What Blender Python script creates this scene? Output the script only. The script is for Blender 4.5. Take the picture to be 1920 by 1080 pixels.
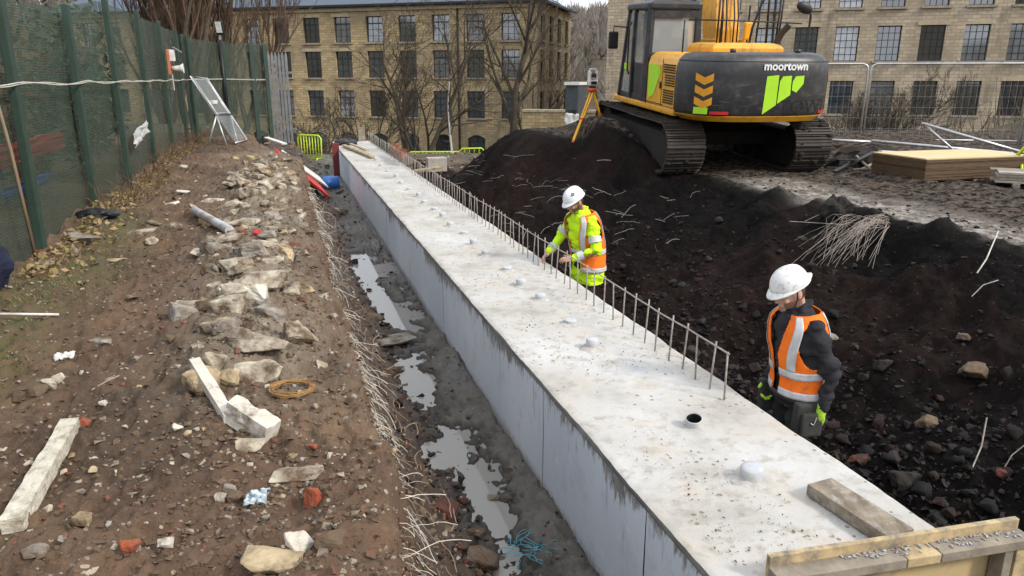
import bpy, bmesh, math, random
import numpy as np
from mathutils import Vector, Matrix
for _o in list(bpy.data.objects): bpy.data.objects.remove(_o)
SC = bpy.context.scene
COL = SC.collection
# ------------------------------------------------------------------ camera
F = 1400.0; TH = math.atan(395/1400.0); CT = math.cos(TH); SN = math.sin(TH); H = 2.97
cd = bpy.data.cameras.new('camera'); cam = bpy.data.objects.new('camera', cd); COL.objects.link(cam)
cd.sensor_width = 36.0; cd.lens = F/1920*36; cd.clip_start = 0.05; cd.clip_end = 3000
cam.location = (0, 0, H); cam.rotation_euler = (math.pi/2-TH, 0, 0)
SC.camera = cam
# ------------------------------------------------------------------ world and sun
SUN_EL, SUN_AZ = math.radians(37), math.radians(120)     # azimuth measured clockwise from +Y
W = bpy.data.worlds.new('World'); SC.world = W; W.use_nodes = True
nt = W.node_tree; nt.nodes.clear()
wo = nt.nodes.new('ShaderNodeOutputWorld'); bg = nt.nodes.new('ShaderNodeBackground')
sky = nt.nodes.new('ShaderNodeTexSky'); sky.sky_type = 'NISHITA'; sky.sun_disc = False
sky.sun_elevation = SUN_EL; sky.sun_rotation = SUN_AZ; sky.air_density = 1.2; sky.dust_density = 3.0
tc = nt.nodes.new('ShaderNodeTexCoord'); nz = nt.nodes.new('ShaderNodeTexNoise')
nz.inputs['Scale'].default_value = 2.2; nz.inputs['Detail'].default_value = 6; nz.inputs['Roughness'].default_value = .55
nt.links.new(tc.outputs['Generated'], nz.inputs['Vector'])
cr = nt.nodes.new('ShaderNodeValToRGB')
cr.color_ramp.elements[0].position = .30; cr.color_ramp.elements[0].color = (7.2, 7.8, 8.8, 1)
cr.color_ramp.elements[1].position = .70; cr.color_ramp.elements[1].color = (11.5, 11.8, 12.2, 1)
nt.links.new(nz.outputs['Fac'], cr.inputs['Fac'])
mx = nt.nodes.new('ShaderNodeMix'); mx.data_type = 'RGBA'; mx.inputs[0].default_value = .80
nt.links.new(sky.outputs[0], mx.inputs[6]); nt.links.new(cr.outputs[0], mx.inputs[7])
nt.links.new(mx.outputs[2], bg.inputs['Color']); bg.inputs['Strength'].default_value = .112
nt.links.new(bg.outputs[0], wo.inputs['Surface'])
sl = bpy.data.lights.new('sun', 'SUN'); sl.energy = 2.1; sl.angle = math.radians(9); sl.color = (1, .94, .84)
so = bpy.data.objects.new('sun', sl); COL.objects.link(so)
sd = Vector((math.sin(SUN_AZ)*math.cos(SUN_EL), math.cos(SUN_AZ)*math.cos(SUN_EL), math.sin(SUN_EL)))
so.rotation_euler = sd.to_track_quat('Z', 'Y').to_euler()
SC.view_settings.view_transform = 'Standard'; SC.view_settings.look = 'None'
SC.view_settings.exposure = 0.55; SC.view_settings.gamma = 1
SC.cycles.use_denoising = True; SC.cycles.max_bounces = 6; SC.cycles.transparent_max_bounces = 12
SC.cycles.caustics_reflective = False; SC.cycles.caustics_refractive = False
# ------------------------------------------------------------------ frames: the concrete beam runs along t, s is to its right
BA = math.radians(16.9); DX, DY = -math.sin(BA), math.cos(BA); RX, RY = math.cos(BA), math.sin(BA)
def w(s, t, z=0.0): return Vector((s*RX+t*DX, s*RY+t*DY, z))
def st(p): return p[0]*RX+p[1]*RY, p[0]*DX+p[1]*DY
def ray(px, py):
    x = (px-960)/F; u = -(py-540)/F
    return Vector((x, CT+u*SN, -SN+u*CT))
def az(px, py, z):
    a = ray(px, py); k = (z-H)/a.z; return Vector((a.x*k, a.y*k, z))
def ad(px, py, D):
    a = ray(px, py); return Vector((a.x*D, a.y*D, H+a.z*D))
def on(px, py, fn, z0=1.4):
    z = z0
    for _ in range(12):
        p = az(px, py, z); z = .5*z+.5*float(fn(*st(p)))
    p = az(px, py, z); return p
# ------------------------------------------------------------------ numpy noise
def _hash(ix, iy, seed):
    n = (ix.astype(np.int64)*374761393 + iy.astype(np.int64)*668265263 + seed*1442695041) & 0x7fffffff
    n = ((n ^ (n >> 13))*1274126177) & 0x7fffffff
    n = ((n ^ (n >> 15))*2246822519) & 0x7fffffff
    return ((n ^ (n >> 16)) & 0xffff)/65535.0
def vnoise(x, y, seed=0):
    x = np.asarray(x, float); y = np.asarray(y, float)
    ix = np.floor(x); iy = np.floor(y); fx = x-ix; fy = y-iy
    fx = fx*fx*(3-2*fx); fy = fy*fy*(3-2*fy)
    a = _hash(ix, iy, seed); b = _hash(ix+1, iy, seed); c = _hash(ix, iy+1, seed); e = _hash(ix+1, iy+1, seed)
    return (a*(1-fx)+b*fx)*(1-fy)+(c*(1-fx)+e*fx)*fy-.5
def fbm(x, y, seed=0, octv=4, gain=.5):
    r = 0; a = 1; x = np.asarray(x, float); y = np.asarray(y, float)
    for i in range(octv):
        r = r+a*vnoise(x*(2.03**i)+i*17.3, y*(2.03**i)-i*9.1, seed+i); a *= gain
    return r
def clods(x, y, seed):                      # lumpy ridged noise
    return .5-np.abs(fbm(x, y, seed, 3))*1.6
def sm(x): x = np.clip(x, 0, 1); return x*x*(3-2*x)
# ------------------------------------------------------------------ mesh builder
class MB:
    def __init__(s): s.v = []; s.f = []; s.m = []; s.k = 0
    def add(s, vs, fs):
        o = len(s.v); s.v += [tuple(p) for p in vs]; s.f += [tuple(i+o for i in q) for q in fs]; s.m += [s.k]*len(fs); return s
    def box(s, c, size, R=None):
        hx, hy, hz = size[0]/2, size[1]/2, size[2]/2; c = Vector(c)
        vs = [Vector((x, y, z)) for x in (-hx, hx) for y in (-hy, hy) for z in (-hz, hz)]
        if R is not None: vs = [R @ q for q in vs]
        return s.add([q+c for q in vs], [(0,1,3,2),(4,6,7,5),(0,4,5,1),(2,3,7,6),(0,2,6,4),(1,5,7,3)])
    def bar(s, a, b, wd, hd, up=(0, 0, 1)):
        a = Vector(a); b = Vector(b); d = (b-a); L = d.length
        if L < 1e-6: return s
        d.normalize(); x = d.cross(Vector(up))
        if x.length < 1e-4: x = d.cross(Vector((1, 0, 0)))
        x.normalize(); z = x.cross(d)
        vs = [p+x*(wd/2*i)+z*(hd/2*j) for p in (a, b) for i, j in ((-1,-1),(1,-1),(1,1),(-1,1))]
        return s.add(vs, [(3,2,1,0),(4,5,6,7),(0,1,5,4),(1,2,6,5),(2,3,7,6),(3,0,4,7)])
    def tube(s, pts, rad, n=6, caps=True):
        pts = [Vector(p) for p in pts]
        if not hasattr(rad, '__len__'): rad = [rad]*len(pts)
        vs = []; fs = []; x = None
        for i, p in enumerate(pts):
            d = (pts[min(i+1, len(pts)-1)]-pts[max(i-1, 0)])
            if d.length < 1e-9: d = Vector((0, 0, 1))
            d.normalize()
            if x is None:
                x = d.cross(Vector((0, 0, 1)))
                if x.length < 1e-3: x = d.cross(Vector((1, 0, 0)))
            x = x-d*x.dot(d)
            if x.length < 1e-6: x = d.orthogonal()
            x.normalize(); y = d.cross(x)
            for k in range(n):
                a = 2*math.pi*k/n; vs.append(p+(x*math.cos(a)+y*math.sin(a))*rad[i])
        for i in range(len(pts)-1):
            for k in range(n):
                k2 = (k+1) % n; fs.append((i*n+k, i*n+k2, (i+1)*n+k2, (i+1)*n+k))
        if caps and n > 2:
            fs.append(tuple(range(n-1, -1, -1))); fs.append(tuple(range((len(pts)-1)*n, len(pts)*n)))
        return s.add(vs, fs)
    def prism(s, poly, z0, z1, fn=None):
        n = len(poly); vs = [Vector((p[0], p[1], z0)) for p in poly]+[Vector((p[0], p[1], z1)) for p in poly]
        if fn: vs = [fn(q) for q in vs]
        return s.add(vs, [tuple(range(n-1, -1, -1)), tuple(range(n, 2*n))]+[(i, (i+1) % n, n+(i+1) % n, n+i) for i in range(n)])
    def rings(s, rs, close=True, caps=True):      # loft through rings of equal length
        n = len(rs[0]); vs = [p for q in rs for p in q]; fs = []
        for i in range(len(rs)-1):
            for k in range(n if close else n-1):
                k2 = (k+1) % n; fs.append((i*n+k, i*n+k2, (i+1)*n+k2, (i+1)*n+k))
        if caps: fs.append(tuple(range(n-1, -1, -1))); fs.append(tuple(range((len(rs)-1)*n, len(rs)*n)))
        return s.add(vs, fs)
    def ell(s, c, r, R=None, nu=14, nv=9):
        c = Vector(c); rs = []
        for j in range(nv+1):
            ph = -math.pi/2+math.pi*j/nv; ph = max(-1.5, min(1.5, ph)); ring = []
            for i in range(nu):
                a = 2*math.pi*i/nu; q = Vector((r[0]*math.cos(ph)*math.cos(a), r[1]*math.cos(ph)*math.sin(a), r[2]*math.sin(ph)))
                ring.append((R @ q if R is not None else q)+c)
            rs.append(ring)
        return s.rings(rs)
    def cap(s, a, b, ra, rb, n=10):               # tapered capsule
        a = Vector(a); b = Vector(b); d = (b-a).normalized(); pts = []; rad = []
        for k in (-80, -50, -20): pts.append(a+d*ra*math.sin(math.radians(k))); rad.append(ra*math.cos(math.radians(k)))
        for k in (20, 50, 80): pts.append(b+d*rb*math.sin(math.radians(k))); rad.append(rb*math.cos(math.radians(k)))
        return s.tube(pts, rad, n)
    def mesh(s, name, mats, smooth=False, bevel=0):
        me = bpy.data.meshes.new(name); me.from_pydata(s.v, [], s.f)
        mats = mats if isinstance(mats, (list, tuple)) else [mats]
        for m in mats: me.materials.append(m)
        if len(mats) > 1: me.polygons.foreach_set('material_index', s.m)
        if bevel:
            bm = bmesh.new(); bm.from_mesh(me); bmesh.ops.remove_doubles(bm, verts=bm.verts, dist=1e-5)
            es = [e for e in bm.edges if len(e.link_faces) == 2 and e.calc_face_angle(0) > .5]
            bmesh.ops.bevel(bm, geom=es, offset=bevel, segments=2, affect='EDGES', profile=.6, clamp_overlap=True); bm.to_mesh(me); bm.free()
        if smooth: me.polygons.foreach_set('use_smooth', [True]*len(me.polygons))
        me.update(); return me
    def build(s, name, mats, parent=None, smooth=False, bevel=0):
        return link(name, s.mesh(name, mats, smooth, bevel), parent)
def link(name, me, parent=None):
    o = bpy.data.objects.new(name, me); COL.objects.link(o)
    if parent is not None: o.parent = parent
    return o
def tag(o, label, cat=None, group=None, kind=None):
    o['label'] = label
    if cat: o['category'] = cat
    if group: o['group'] = group
    if kind: o['kind'] = kind
    return o
def empty(name, loc, rz=0, label=None, cat=None, group=None):
    o = bpy.data.objects.new(name, None); COL.objects.link(o); o.location = loc; o.rotation_euler = (0, 0, rz); o.empty_display_size = .1
    if label: tag(o, label, cat, group)
    return o
def smooth_by_angle(me, deg=35):
    me.polygons.foreach_set('use_smooth', [True]*len(me.polygons))
    try: me.set_sharp_from_angle(angle=math.radians(deg))
    except Exception: pass
def grid_mesh(name, P, mats, colors=None, smooth=True):           # P: (n, m, 3) array
    n, m = P.shape[:2]; me = bpy.data.meshes.new(name)
    idx = np.arange(n*m).reshape(n, m)
    q = np.stack([idx[:-1, :-1], idx[:-1, 1:], idx[1:, 1:], idx[1:, :-1]], -1).reshape(-1, 4)
    me.vertices.add(n*m); me.vertices.foreach_set('co', P.reshape(-1).astype(np.float32))
    me.loops.add(q.size); me.loops.foreach_set('vertex_index', q.reshape(-1).astype(np.int32))
    me.polygons.add(len(q)); me.polygons.foreach_set('loop_start', np.arange(0, q.size, 4, dtype=np.int32))
    me.update(calc_edges=True)
    if smooth: me.polygons.foreach_set('use_smooth', np.ones(len(q), bool))
    if colors is not None:
        ca = me.color_attributes.new('zone', 'FLOAT_COLOR', 'POINT')
        c = np.ones((n*m, 4), np.float32); c[:, :3] = colors.reshape(-1, 3); ca.data.foreach_set('color', c.reshape(-1))
    for k in (mats if isinstance(mats, (list, tuple)) else [mats]): me.materials.append(k)
    me.validate(); return me
# ------------------------------------------------------------------ materials
class NT:
    def __init__(s, name):
        s.mat = bpy.data.materials.new(name); s.mat.use_nodes = True; s.t = s.mat.node_tree
        s.b = s.t.nodes['Principled BSDF']; s.out = s.t.nodes['Material Output']
    def n(s, typ, **kw):
        q = s.t.nodes.new('ShaderNode'+typ)
        for k, v in kw.items():
            if k in q.inputs: q.inputs[k].default_value = v
            else: setattr(q, k, v)
        return q
    def l(s, a, b): s.t.links.new(a, b)
    def pos(s, scale=(1, 1, 1), obj=False):
        if obj: a = s.n('TexCoord').outputs['Object']
        else: a = s.n('NewGeometry').outputs['Position']
        if scale == (1, 1, 1): return a
        m = s.n('Mapping'); m.inputs['Scale'].default_value = scale; s.l(a, m.inputs['Vector']); return m.outputs[0]
    def noise(s, sc, det=5, rough=.55, v=None, scale=(1, 1, 1), obj=False):
        q = s.n('TexNoise', Scale=sc, Detail=det, Roughness=rough); s.l(v or s.pos(scale, obj), q.inputs['Vector']); return q.outputs['Fac']
    def ramp(s, fac, stops, interp='LINEAR'):
        q = s.n('ValToRGB'); e = q.color_ramp; e.interpolation = interp
        while len(e.elements) < len(stops): e.elements.new(.5)
        for i, (p, c) in enumerate(stops):
            e.elements[i].position = p; e.elements[i].color = (c, c, c, 1) if not hasattr(c, '__len__') else (*c[:3], 1)
        s.l(fac, q.inputs['Fac']); return q.outputs['Color']
    def mix(s, fac, a, b, mode='MIX'):
        q = s.n('Mix'); q.data_type = 'RGBA'; q.blend_type = mode
        for sock, val in ((q.inputs[0], fac), (q.inputs[6], a), (q.inputs[7], b)):
            if hasattr(val, 'is_output'): s.l(val, sock)
            elif hasattr(val, '__len__'): sock.default_value = (*val[:3], 1)
            else: sock.default_value = val
        return q.outputs[2]
    def math(s, op, a, b=0.0, c=0.0):
        q = s.n('Math', operation=op)
        for i, val in enumerate((a, b, c)):
            if hasattr(val, 'is_output'): s.l(val, q.inputs[i])
            else: q.inputs[i].default_value = val
        return q.outputs[0]
    def color(s, c):
        if hasattr(c, 'is_output'): s.l(c, s.b.inputs['Base Color'])
        else: s.b.inputs['Base Color'].default_value = (*c[:3], 1)
    def rough(s, r, spec=.4):
        if hasattr(r, 'is_output'): s.l(r, s.b.inputs['Roughness'])
        else: s.b.inputs['Roughness'].default_value = r
        s.b.inputs['Specular IOR Level'].default_value = spec
    def bump(s, h, strength=.3, dist=.02):
        q = s.n('Bump', Strength=strength, Distance=dist); s.l(h, q.inputs['Height']); s.l(q.outputs[0], s.b.inputs['Normal'])
MATS = {}
def mat(name, c, c2=None, scale=6, rough=.75, bump=.25, bscale=None, bdist=.01, spec=.35, metal=0.0, obj=False, stretch=(1, 1, 1), dirt=None, dirt_amt=.5, dscale=3):
    if name in MATS: return MATS[name]
    N = NT(name)
    c2 = c2 or tuple(x*.65 for x in c)
    f = N.noise(scale, 6, .6, scale=stretch, obj=obj)
    col = N.ramp(f, [(.32, c2), (.68, c)])
    if dirt is not None:
        g = N.noise(dscale, 7, .68, obj=obj); col = N.mix(N.ramp(g, [(.62-dirt_amt*.4, 0.0), (.78-dirt_amt*.3, 1.0)]), col, dirt)
    N.color(col); N.rough(rough, spec); N.b.inputs['Metallic'].default_value = metal
    if bump: N.bump(N.noise(bscale or scale*5, 6, .65, scale=stretch, obj=obj), bump, bdist)
    MATS[name] = N.mat; return N.mat
# ================================================================== the large structure
# ---- soil, mud and spoil materials
def soil_mat(name, stops, pale, pale_amt, rough_lo, rough_hi, zones=None, bump=.8, spec=.35):
    N = NT(name)
    v = N.pos()
    a = N.noise(1.1, 6, .62, v=v); b = N.noise(14, 6, .7, v=v); c = N.noise(70, 4, .7, v=v)
    f = N.math('ADD', N.math('MULTIPLY', a, .56), N.math('ADD', N.math('MULTIPLY', b, .28), N.math('MULTIPLY', c, .16)))
    col = N.ramp(f, stops)
    if zones:
        at = N.n('Attribute', attribute_name='zone'); sp = N.n('SeparateColor'); N.l(at.outputs['Color'], sp.inputs[0])
        col = N.mix(N.math('MULTIPLY', sp.outputs[0], N.ramp(b, [(.3, .45), (.6, 1.0)])), col, zones[0])
        col = N.mix(N.math('MULTIPLY', sp.outputs[1], N.ramp(N.noise(6, 6, .7, v=v), [(.36, .15), (.56, 1.0)])), col, N.mix(c, zones[1], tuple(x*.6 for x in zones[1])))
        if len(zones) > 2: col = N.mix(N.math('MULTIPLY', sp.outputs[2], N.ramp(N.noise(9, 6, .7, v=v), [(.4, 0.0), (.6, 1.0)])), col, zones[2])
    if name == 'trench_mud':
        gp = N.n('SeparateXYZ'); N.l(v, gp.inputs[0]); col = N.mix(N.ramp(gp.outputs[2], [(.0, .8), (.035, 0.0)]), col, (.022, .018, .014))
    vo = N.n('TexVoronoi', Scale=34.0); N.l(v, vo.inputs['Vector'])
    vs = N.n('SeparateColor'); N.l(vo.outputs['Color'], vs.inputs[0])
    spk = N.math('MULTIPLY', N.math('LESS_THAN', vo.outputs['Distance'], .30), N.math('GREATER_THAN', vs.outputs[0], 1-pale_amt))
    col = N.mix(spk, col, N.mix(vs.outputs[1], pale, tuple(x*.45 for x in pale)))
    N.color(col)
    N.rough(N.ramp(a, [(.35, rough_lo), (.6, rough_hi)]), spec)
    hgt = N.math('ADD', N.math('MULTIPLY', b, .9), N.math('ADD', N.math('MULTIPLY', c, .35), N.math('MULTIPLY', spk, .22)))
    N.bump(hgt, bump, .03); return N.mat
M_SOIL = soil_mat('bank_soil', [(.30, (.024, .014, .009)), (.44, (.078, .048, .029)), (.55, (.145, .093, .057)), (.70, (.26, .18, .118))], (.34, .28, .205), .15, .75, .95,
                  [(.115, .062, .040), (.30, .26, .20), (.075, .080, .026)])
M_MUD = soil_mat('trench_mud', [(.33, (.020, .015, .011)), (.47, (.062, .050, .039)), (.58, (.115, .098, .079)), (.72, (.18, .16, .135))], (.22, .19, .16), .08, .32, .75,
                 [(.050, .031, .021), (.20, .19, .17)], .6)
M_SPOIL = soil_mat('black_spoil', [(.33, (.0016, .0015, .0015)), (.48, (.0038, .0034, .0033)), (.58, (.0075, .0064, .006)), (.74, (.018, .0155, .014))], (.055, .043, .036), .06, .7, .95,
                   [(.022, .0125, .0105), (.46, .43, .385), (.125, .098, .078)], 1.0, .06)
M_GROUND = soil_mat('rough_ground', [(.33, (.03, .022, .014)), (.48, (.07, .055, .034)), (.58, (.11, .085, .056)), (.74, (.17, .14, .10))], (.2, .18, .14), .05, .8, .95)
# ---- height functions in beam coordinates
def edge(t):
    t = np.asarray(t, float)
    return .285+.10*fbm(t*.9, 3.1, 5, 4)+.05*fbm(t*4, 3.1, 6, 3)-.9*sm((t-15.6)/4.0)-.25*sm((t-20)/3)
def bank_top(s, t):
    s = np.asarray(s, float); t = np.asarray(t, float)
    z = 1.42+.07*sm((-s)/2.2)+.13*fbm(s*.55, t*.55, 11, 3)
    z = z+.16*np.exp(-((s+.33)/.40)**2)*sm((t-3.2)/1.5)*(1-sm((t-13)/4))
    z = z+.20*np.exp(-((s+1.0)/.9)**2)*np.exp(-((t-19.2)/1.6)**2)
    return z
def bank_fine(s, t):
    return .080*fbm(s*2.6, t*2.6, 21, 4)+.055*clods(s*6.0, t*6.0, 31)+.030*clods(s*15, t*15, 41)-.04
def bank_z(s, t): return bank_top(s, t)+bank_fine(s, t)
def floor_z(s, t):
    s = np.asarray(s, float); t = np.asarray(t, float)
    z = .008+.075*fbm(s*1.3, t*.75, 61, 3)+.070*fbm(s*4.5, t*4.5, 62, 4)+.040*clods(s*12, t*12, 63)+.022*fbm(s*30, t*30, 64, 2)
    z = z+.42*sm((1.02-s)/.62)*(1+.9*fbm(s*1.5, t*1.1, 66, 3))+.06*sm((t-12.4)/2.0)
    for (a, b, rs, rt, dp) in ((1.10, 11.6, .13, 1.1, .10), (1.16, 9.6, .15, .8, .10), (1.12, 6.9, .14, .7, .11), (1.22, 4.5, .11, .45, .09), (1.15, 5.6, .10, .25, .06)):
        z = z-dp*np.exp(-(((s-a)/rs)**2+((t-b)/rt)**2))
    z = z+.055*np.exp(-((s-1.60)/.12)**2)*sm((11-t)/3)
    return z
def crest(t): t = np.asarray(t, float); return 6.95+.25*fbm(t*.5, 9.2, 71, 3)+.12*fbm(t*2.2, 4.2, 72, 3)-1.75*sm((t-11.0)/5.0)+.5*sm((6.6-t)/3)
def plat(t): t = np.asarray(t, float); return 1.30+.33*sm((t-11.6)/4.2)
def heap_base(s, t):
    s = np.asarray(s, float); t = np.asarray(t, float)
    sb = 3.95-.75*sm((t-9)/4); c = crest(t)
    u = np.clip((s-sb)/(c-sb), 0, 1); prof = .65*u+.35*sm(u)
    z = prof*plat(t)
    z = z+(.06*np.exp(-((s-c)/.22)**2)*sm((10.5-t)/1.5))*(1+4.5*fbm(t*1.9, 1.1, 75, 3))
    z = z+.22*np.exp(-(((s-5.9)/1.2)**2+((t-16.0)/2.0)**2))
    z = z+.55*np.exp(-(((s-6.35)/.38)**4+((t-14.1)/1.5)**2))
    z = z-.05*np.exp(-(((s-c-.75)/.6)**2))*sm((10.8-t)/1.5)     # wheel-worn track behind the crest
    te = 17.3+.25*np.clip(s-5.5, 0, 4)-.33*np.maximum(0, s-9.5); k = sm((t-te)/(2.6))
    z = z*(1-k)+(.10-.02*np.maximum(0, t-20)-1.6*sm((s-8)/4))*k
    z = z-.05*sm((s-13)/8)
    return z
def heap_fine(s, t):
    c = crest(t); lo = sm((c-s)/.6)
    f = .26*fbm(s*1.1, t*1.1, 81, 3)*(.10+.90*lo)+.13*fbm(s*3.4, t*3.4, 82, 4)*(.3+.7*lo)
    f = f+(.045*clods(s*6, t*6, 83)+.028*clods(s*13, t*13, 84))*(.4+.6*lo)
    f = f+(1-lo)*.05*np.sin(s*9+2*fbm(s*.8, t*.4, 85, 2))*sm((s-9.3)/.6)*(1-sm((s-12.5)/1.5))
    return f*sm((np.asarray(s, float)-2.9)/.3)
def heap_z(s, t): return heap_base(s, t)+heap_fine(s, t)
def gspace(a, b, r): n = int(math.log(b/a)/r)+1; return np.geomspace(a, b, n)
# ---- ground: one sheet out to the hills
def ground_fn(x, y):
    s = x*RX+y*RY; t = x*DX+y*DY
    near = sm((s+7.5)/2.5)*(1-sm((s-24)/6))*(1-sm((t-24)/3.0))*sm((t+8)/3)
    far = .02-3.7*sm((y-29.5)/13)+1.9*sm((x-8)/18)*sm((y-26)/6)
    far = far+(1.25)*(1-sm((s+2.5)/1.5))*(1-sm((y-40)/20))+1.1*(1-sm((t-2)/8))*sm((s-12)/8)
    far = np.where(t < 2, np.maximum(far, 1.2), far)
    rr = np.hypot(x*1.0, y-20)
    hill = 25*sm((rr-105)/200)+16*fbm(x*.006, y*.006, 7, 4)*sm((rr-120)/120)
    dip = -5*sm((rr-60)/40)*(1-sm((rr-120)/60))
    z = far*(1-near)+(-.75)*near
    return z+hill+dip*0+.10*fbm(x*.3, y*.3, 8, 3)*(1-near)
# far platform edge falls away to the mills
gx = np.concatenate([-np.geomspace(700, 14, 60), np.linspace(-13.6, 24, 130), np.geomspace(24.6, 700, 60)])
gy = np.concatenate([-np.geomspace(500, 12, 40), np.linspace(-11, 46, 190), np.geomspace(46.6, 800, 70)])
GX, GY = np.meshgrid(gx, gy, indexing='ij')
P = np.stack([GX, GY, ground_fn(GX, GY)], -1)
o = link('ground', grid_mesh('ground', P, M_GROUND)); tag(o, 'rough open ground running out to the wooded hills', None, None, 'structure')
def gz(x, y): return float(ground_fn(np.array(float(x)), np.array(float(y))))
# ---- left bank (top, crumbling face)
tt = np.concatenate([np.linspace(-3.5, .75, 40), gspace(.8, 23.5, .0056), [23.9, 24.4]])
qs = np.concatenate([np.linspace(-7.6, -3.0, 60)[:-1], np.linspace(-3.0, -1.5, 90)[:-1], np.linspace(-1.5, 0, 150)[:-1]])
nf = 64; uf = np.linspace(0, 1, nf)
T = tt[:, None]; e = edge(tt)[:, None]
Stop = np.minimum(qs[None, :]+e, 9)+0*T; Ttop = T+0*Stop
Ztop = bank_z(Stop, Ttop)
lip = sm((Stop-e+.16)/.16); Ztop = Ztop-.06*lip*lip
ze = (bank_z(e, T)-.06)
U = uf[None, :]+0*T
Sf = e+.13*U**.7+.07*fbm(T*2.2+0*U, U*4.0, 91, 4)*np.sin(np.pi*np.clip(U, 0, 1))+.05*clods(T*9+0*U, U*12, 92)*sm(U*6)*sm((1-U)*6)
zb = -.12
Zf = ze*(1-U)+zb*U-.03*fbm(T*6+0*U, U*9, 93, 3)*np.sin(np.pi*U)
Sg = np.concatenate([Stop, Sf], 1); Zg = np.concatenate([Ztop, Zf], 1); Tg = T+0*Sg
Zg[-1, :] -= 1.2; Zg[-2, :] -= .3
P = np.stack([Sg*RX+Tg*DX, Sg*RY+Tg*DY, Zg], -1)
zn = np.zeros(Sg.shape+(3,))
zn[..., 0] = .38*sm((fbm(Sg*.8, Tg*.8, 101, 3)+.02)/.3)
zn[..., 1] = np.exp(-((Sg+.25)/.42)**2)*sm((Tg-3.2)/1.2)*(1-sm((Tg-15)/4))*.75
zn[..., 2] = np.exp(-((Sg+1.75)/.35)**2)*sm((Tg-3.6)/1)*(1-sm((Tg-8.5)/2))+.25*sm((-2.3-Sg)/.4)
zn[:, len(qs):, 1] = 0
o = link('soil_bank', grid_mesh('soil_bank', P, M_SOIL, zn)); tag(o, 'brown soil bank beside the trench, strewn with broken stone', None, None, 'structure')
# ---- trench floor
tt = np.concatenate([np.linspace(-1, .95, 14), gspace(1.0, 30, .008)]); ss = np.concatenate([np.linspace(-.6, .4, 20)[:-1], np.linspace(.4, 1.70, 90)])
Sg, Tg = np.meshgrid(ss, tt, indexing='xy'); Z = floor_z(Sg, Tg)-.5*sm((.35-Sg)/.5)*(Tg < 16)
P = np.stack([Sg*RX+Tg*DX, Sg*RY+Tg*DY, Z], -1)
zn = np.zeros(Sg.shape+(3,)); zn[..., 0] = sm((1.12-Sg)/.25); zn[..., 1] = .7*np.exp(-((Sg-1.5)/.2)**2)
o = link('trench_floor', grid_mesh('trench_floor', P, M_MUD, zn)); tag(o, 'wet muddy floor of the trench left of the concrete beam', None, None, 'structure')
N = NT('puddle_water'); N.color((.27, .255, .23)); N.rough(.05, .5); N.b.inputs['IOR'].default_value = 1.33
N.bump(N.noise(9, 3, .5), .02, .01); M_WATER = N.mat
mb = MB()
for i in range(24):
    t0, t1 = 1.5+i*.55, 1.5+(i+1)*.55
    mb.add([w(.70, t0, -.007), w(1.68, t0, -.007), w(1.68, t1, -.007), w(.70, t1, -.007)], [(0, 1, 2, 3)])
o = mb.build('puddle_water', M_WATER); tag(o, 'grey standing water in the trench bottom', None, None, 'structure')
# ---- right side: trench floor, black spoil slope and the working platform
tt = np.concatenate([np.linspace(-2.5, .95, 24), gspace(1.0, 26.5, .0064)])
ss = np.concatenate([np.linspace(2.7, 7.6, 250)[:-1], np.linspace(7.6, 12.5, 130)[:-1], np.linspace(12.5, 30, 70)])
Sg, Tg = np.meshgrid(ss, tt, indexing='xy'); Z = heap_z(Sg, Tg); Z[-1] -= 1.5; Z[-2] -= .4
P = np.stack([Sg*RX+Tg*DX, Sg*RY+Tg*DY, Z], -1)
zn = np.zeros(Sg.shape+(3,)); c = crest(Tg)
zn[..., 0] = np.clip(np.exp(-(((Sg-4.6)/1.1)**2+((Tg-7.6)/2.6)**2))*.75+np.exp(-(((Sg-4.7)/1.3)**2+((Tg-14.6)/2.2)**2))*.9+.5*sm((fbm(Sg*.9, Tg*.9, 79, 3)-.02)/.2)+.6*np.exp(-((Sg-3.3)/.5)**2)+.8*sm((Tg-18.5)/1.5), 0, 1)*(1-sm((Sg-c)/.3)*.8)
band = np.exp(-(((Sg-(c+.72+.25*fbm(Tg*.6, 2.2, 77, 3)))/.60)**4))*sm((11.6-Tg)/1.2)*sm((Tg-3.5)/1)
zn[..., 1] = np.clip(band+.25*np.exp(-((Sg-10.4)/.35)**2)*sm((9.5-Tg)/1.5), 0, 1)
zn[..., 2] = sm((Sg-c-.10)/.25)
o = link('spoil_slope', grid_mesh('spoil_slope', P, M_SPOIL, zn)); tag(o, 'black spoil slope rising from the beam to the muddy working platform', None, None, 'structure')
# ---- concrete beam
N = NT('beam_top_concrete')
v = N.pos(); a = N.noise(1.6, 7, .62, v=v); b = N.noise(9, 6, .7, v=v); c = N.noise(60, 4, .7, v=v)
col = N.ramp(a, [(.30, (.31, .285, .25)), (.45, (.44, .425, .395)), (.62, (.52, .515, .505))])
col = N.mix(N.ramp(N.noise(3.2, 6, .7, v=v), [(.50, 0.0), (.66, .75)]), col, (.43, .375, .30))
col = N.mix(N.ramp(b, [(.52, 0.0), (.66, .60)]), col, (.28, .245, .20))
vo = N.n('TexVoronoi', Scale=22.0); N.l(v, vo.inputs['Vector']); vs = N.n('SeparateColor'); N.l(vo.outputs['Color'], vs.inputs[0])
dots = N.math('MULTIPLY', N.math('LESS_THAN', vo.outputs['Distance'], .26), N.math('GREATER_THAN', N.math('MULTIPLY', vs.outputs[0], N.ramp(N.noise(2.3, 3, .5, v=v), [(.4, .6), (.65, 1.25)])), .80))
col = N.mix(N.math('MULTIPLY', dots, .75), col, (.15, .12, .09))
col = N.mix(N.ramp(c, [(.62, 0.0), (.75, .5)]), col, (.20, .18, .15))
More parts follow.
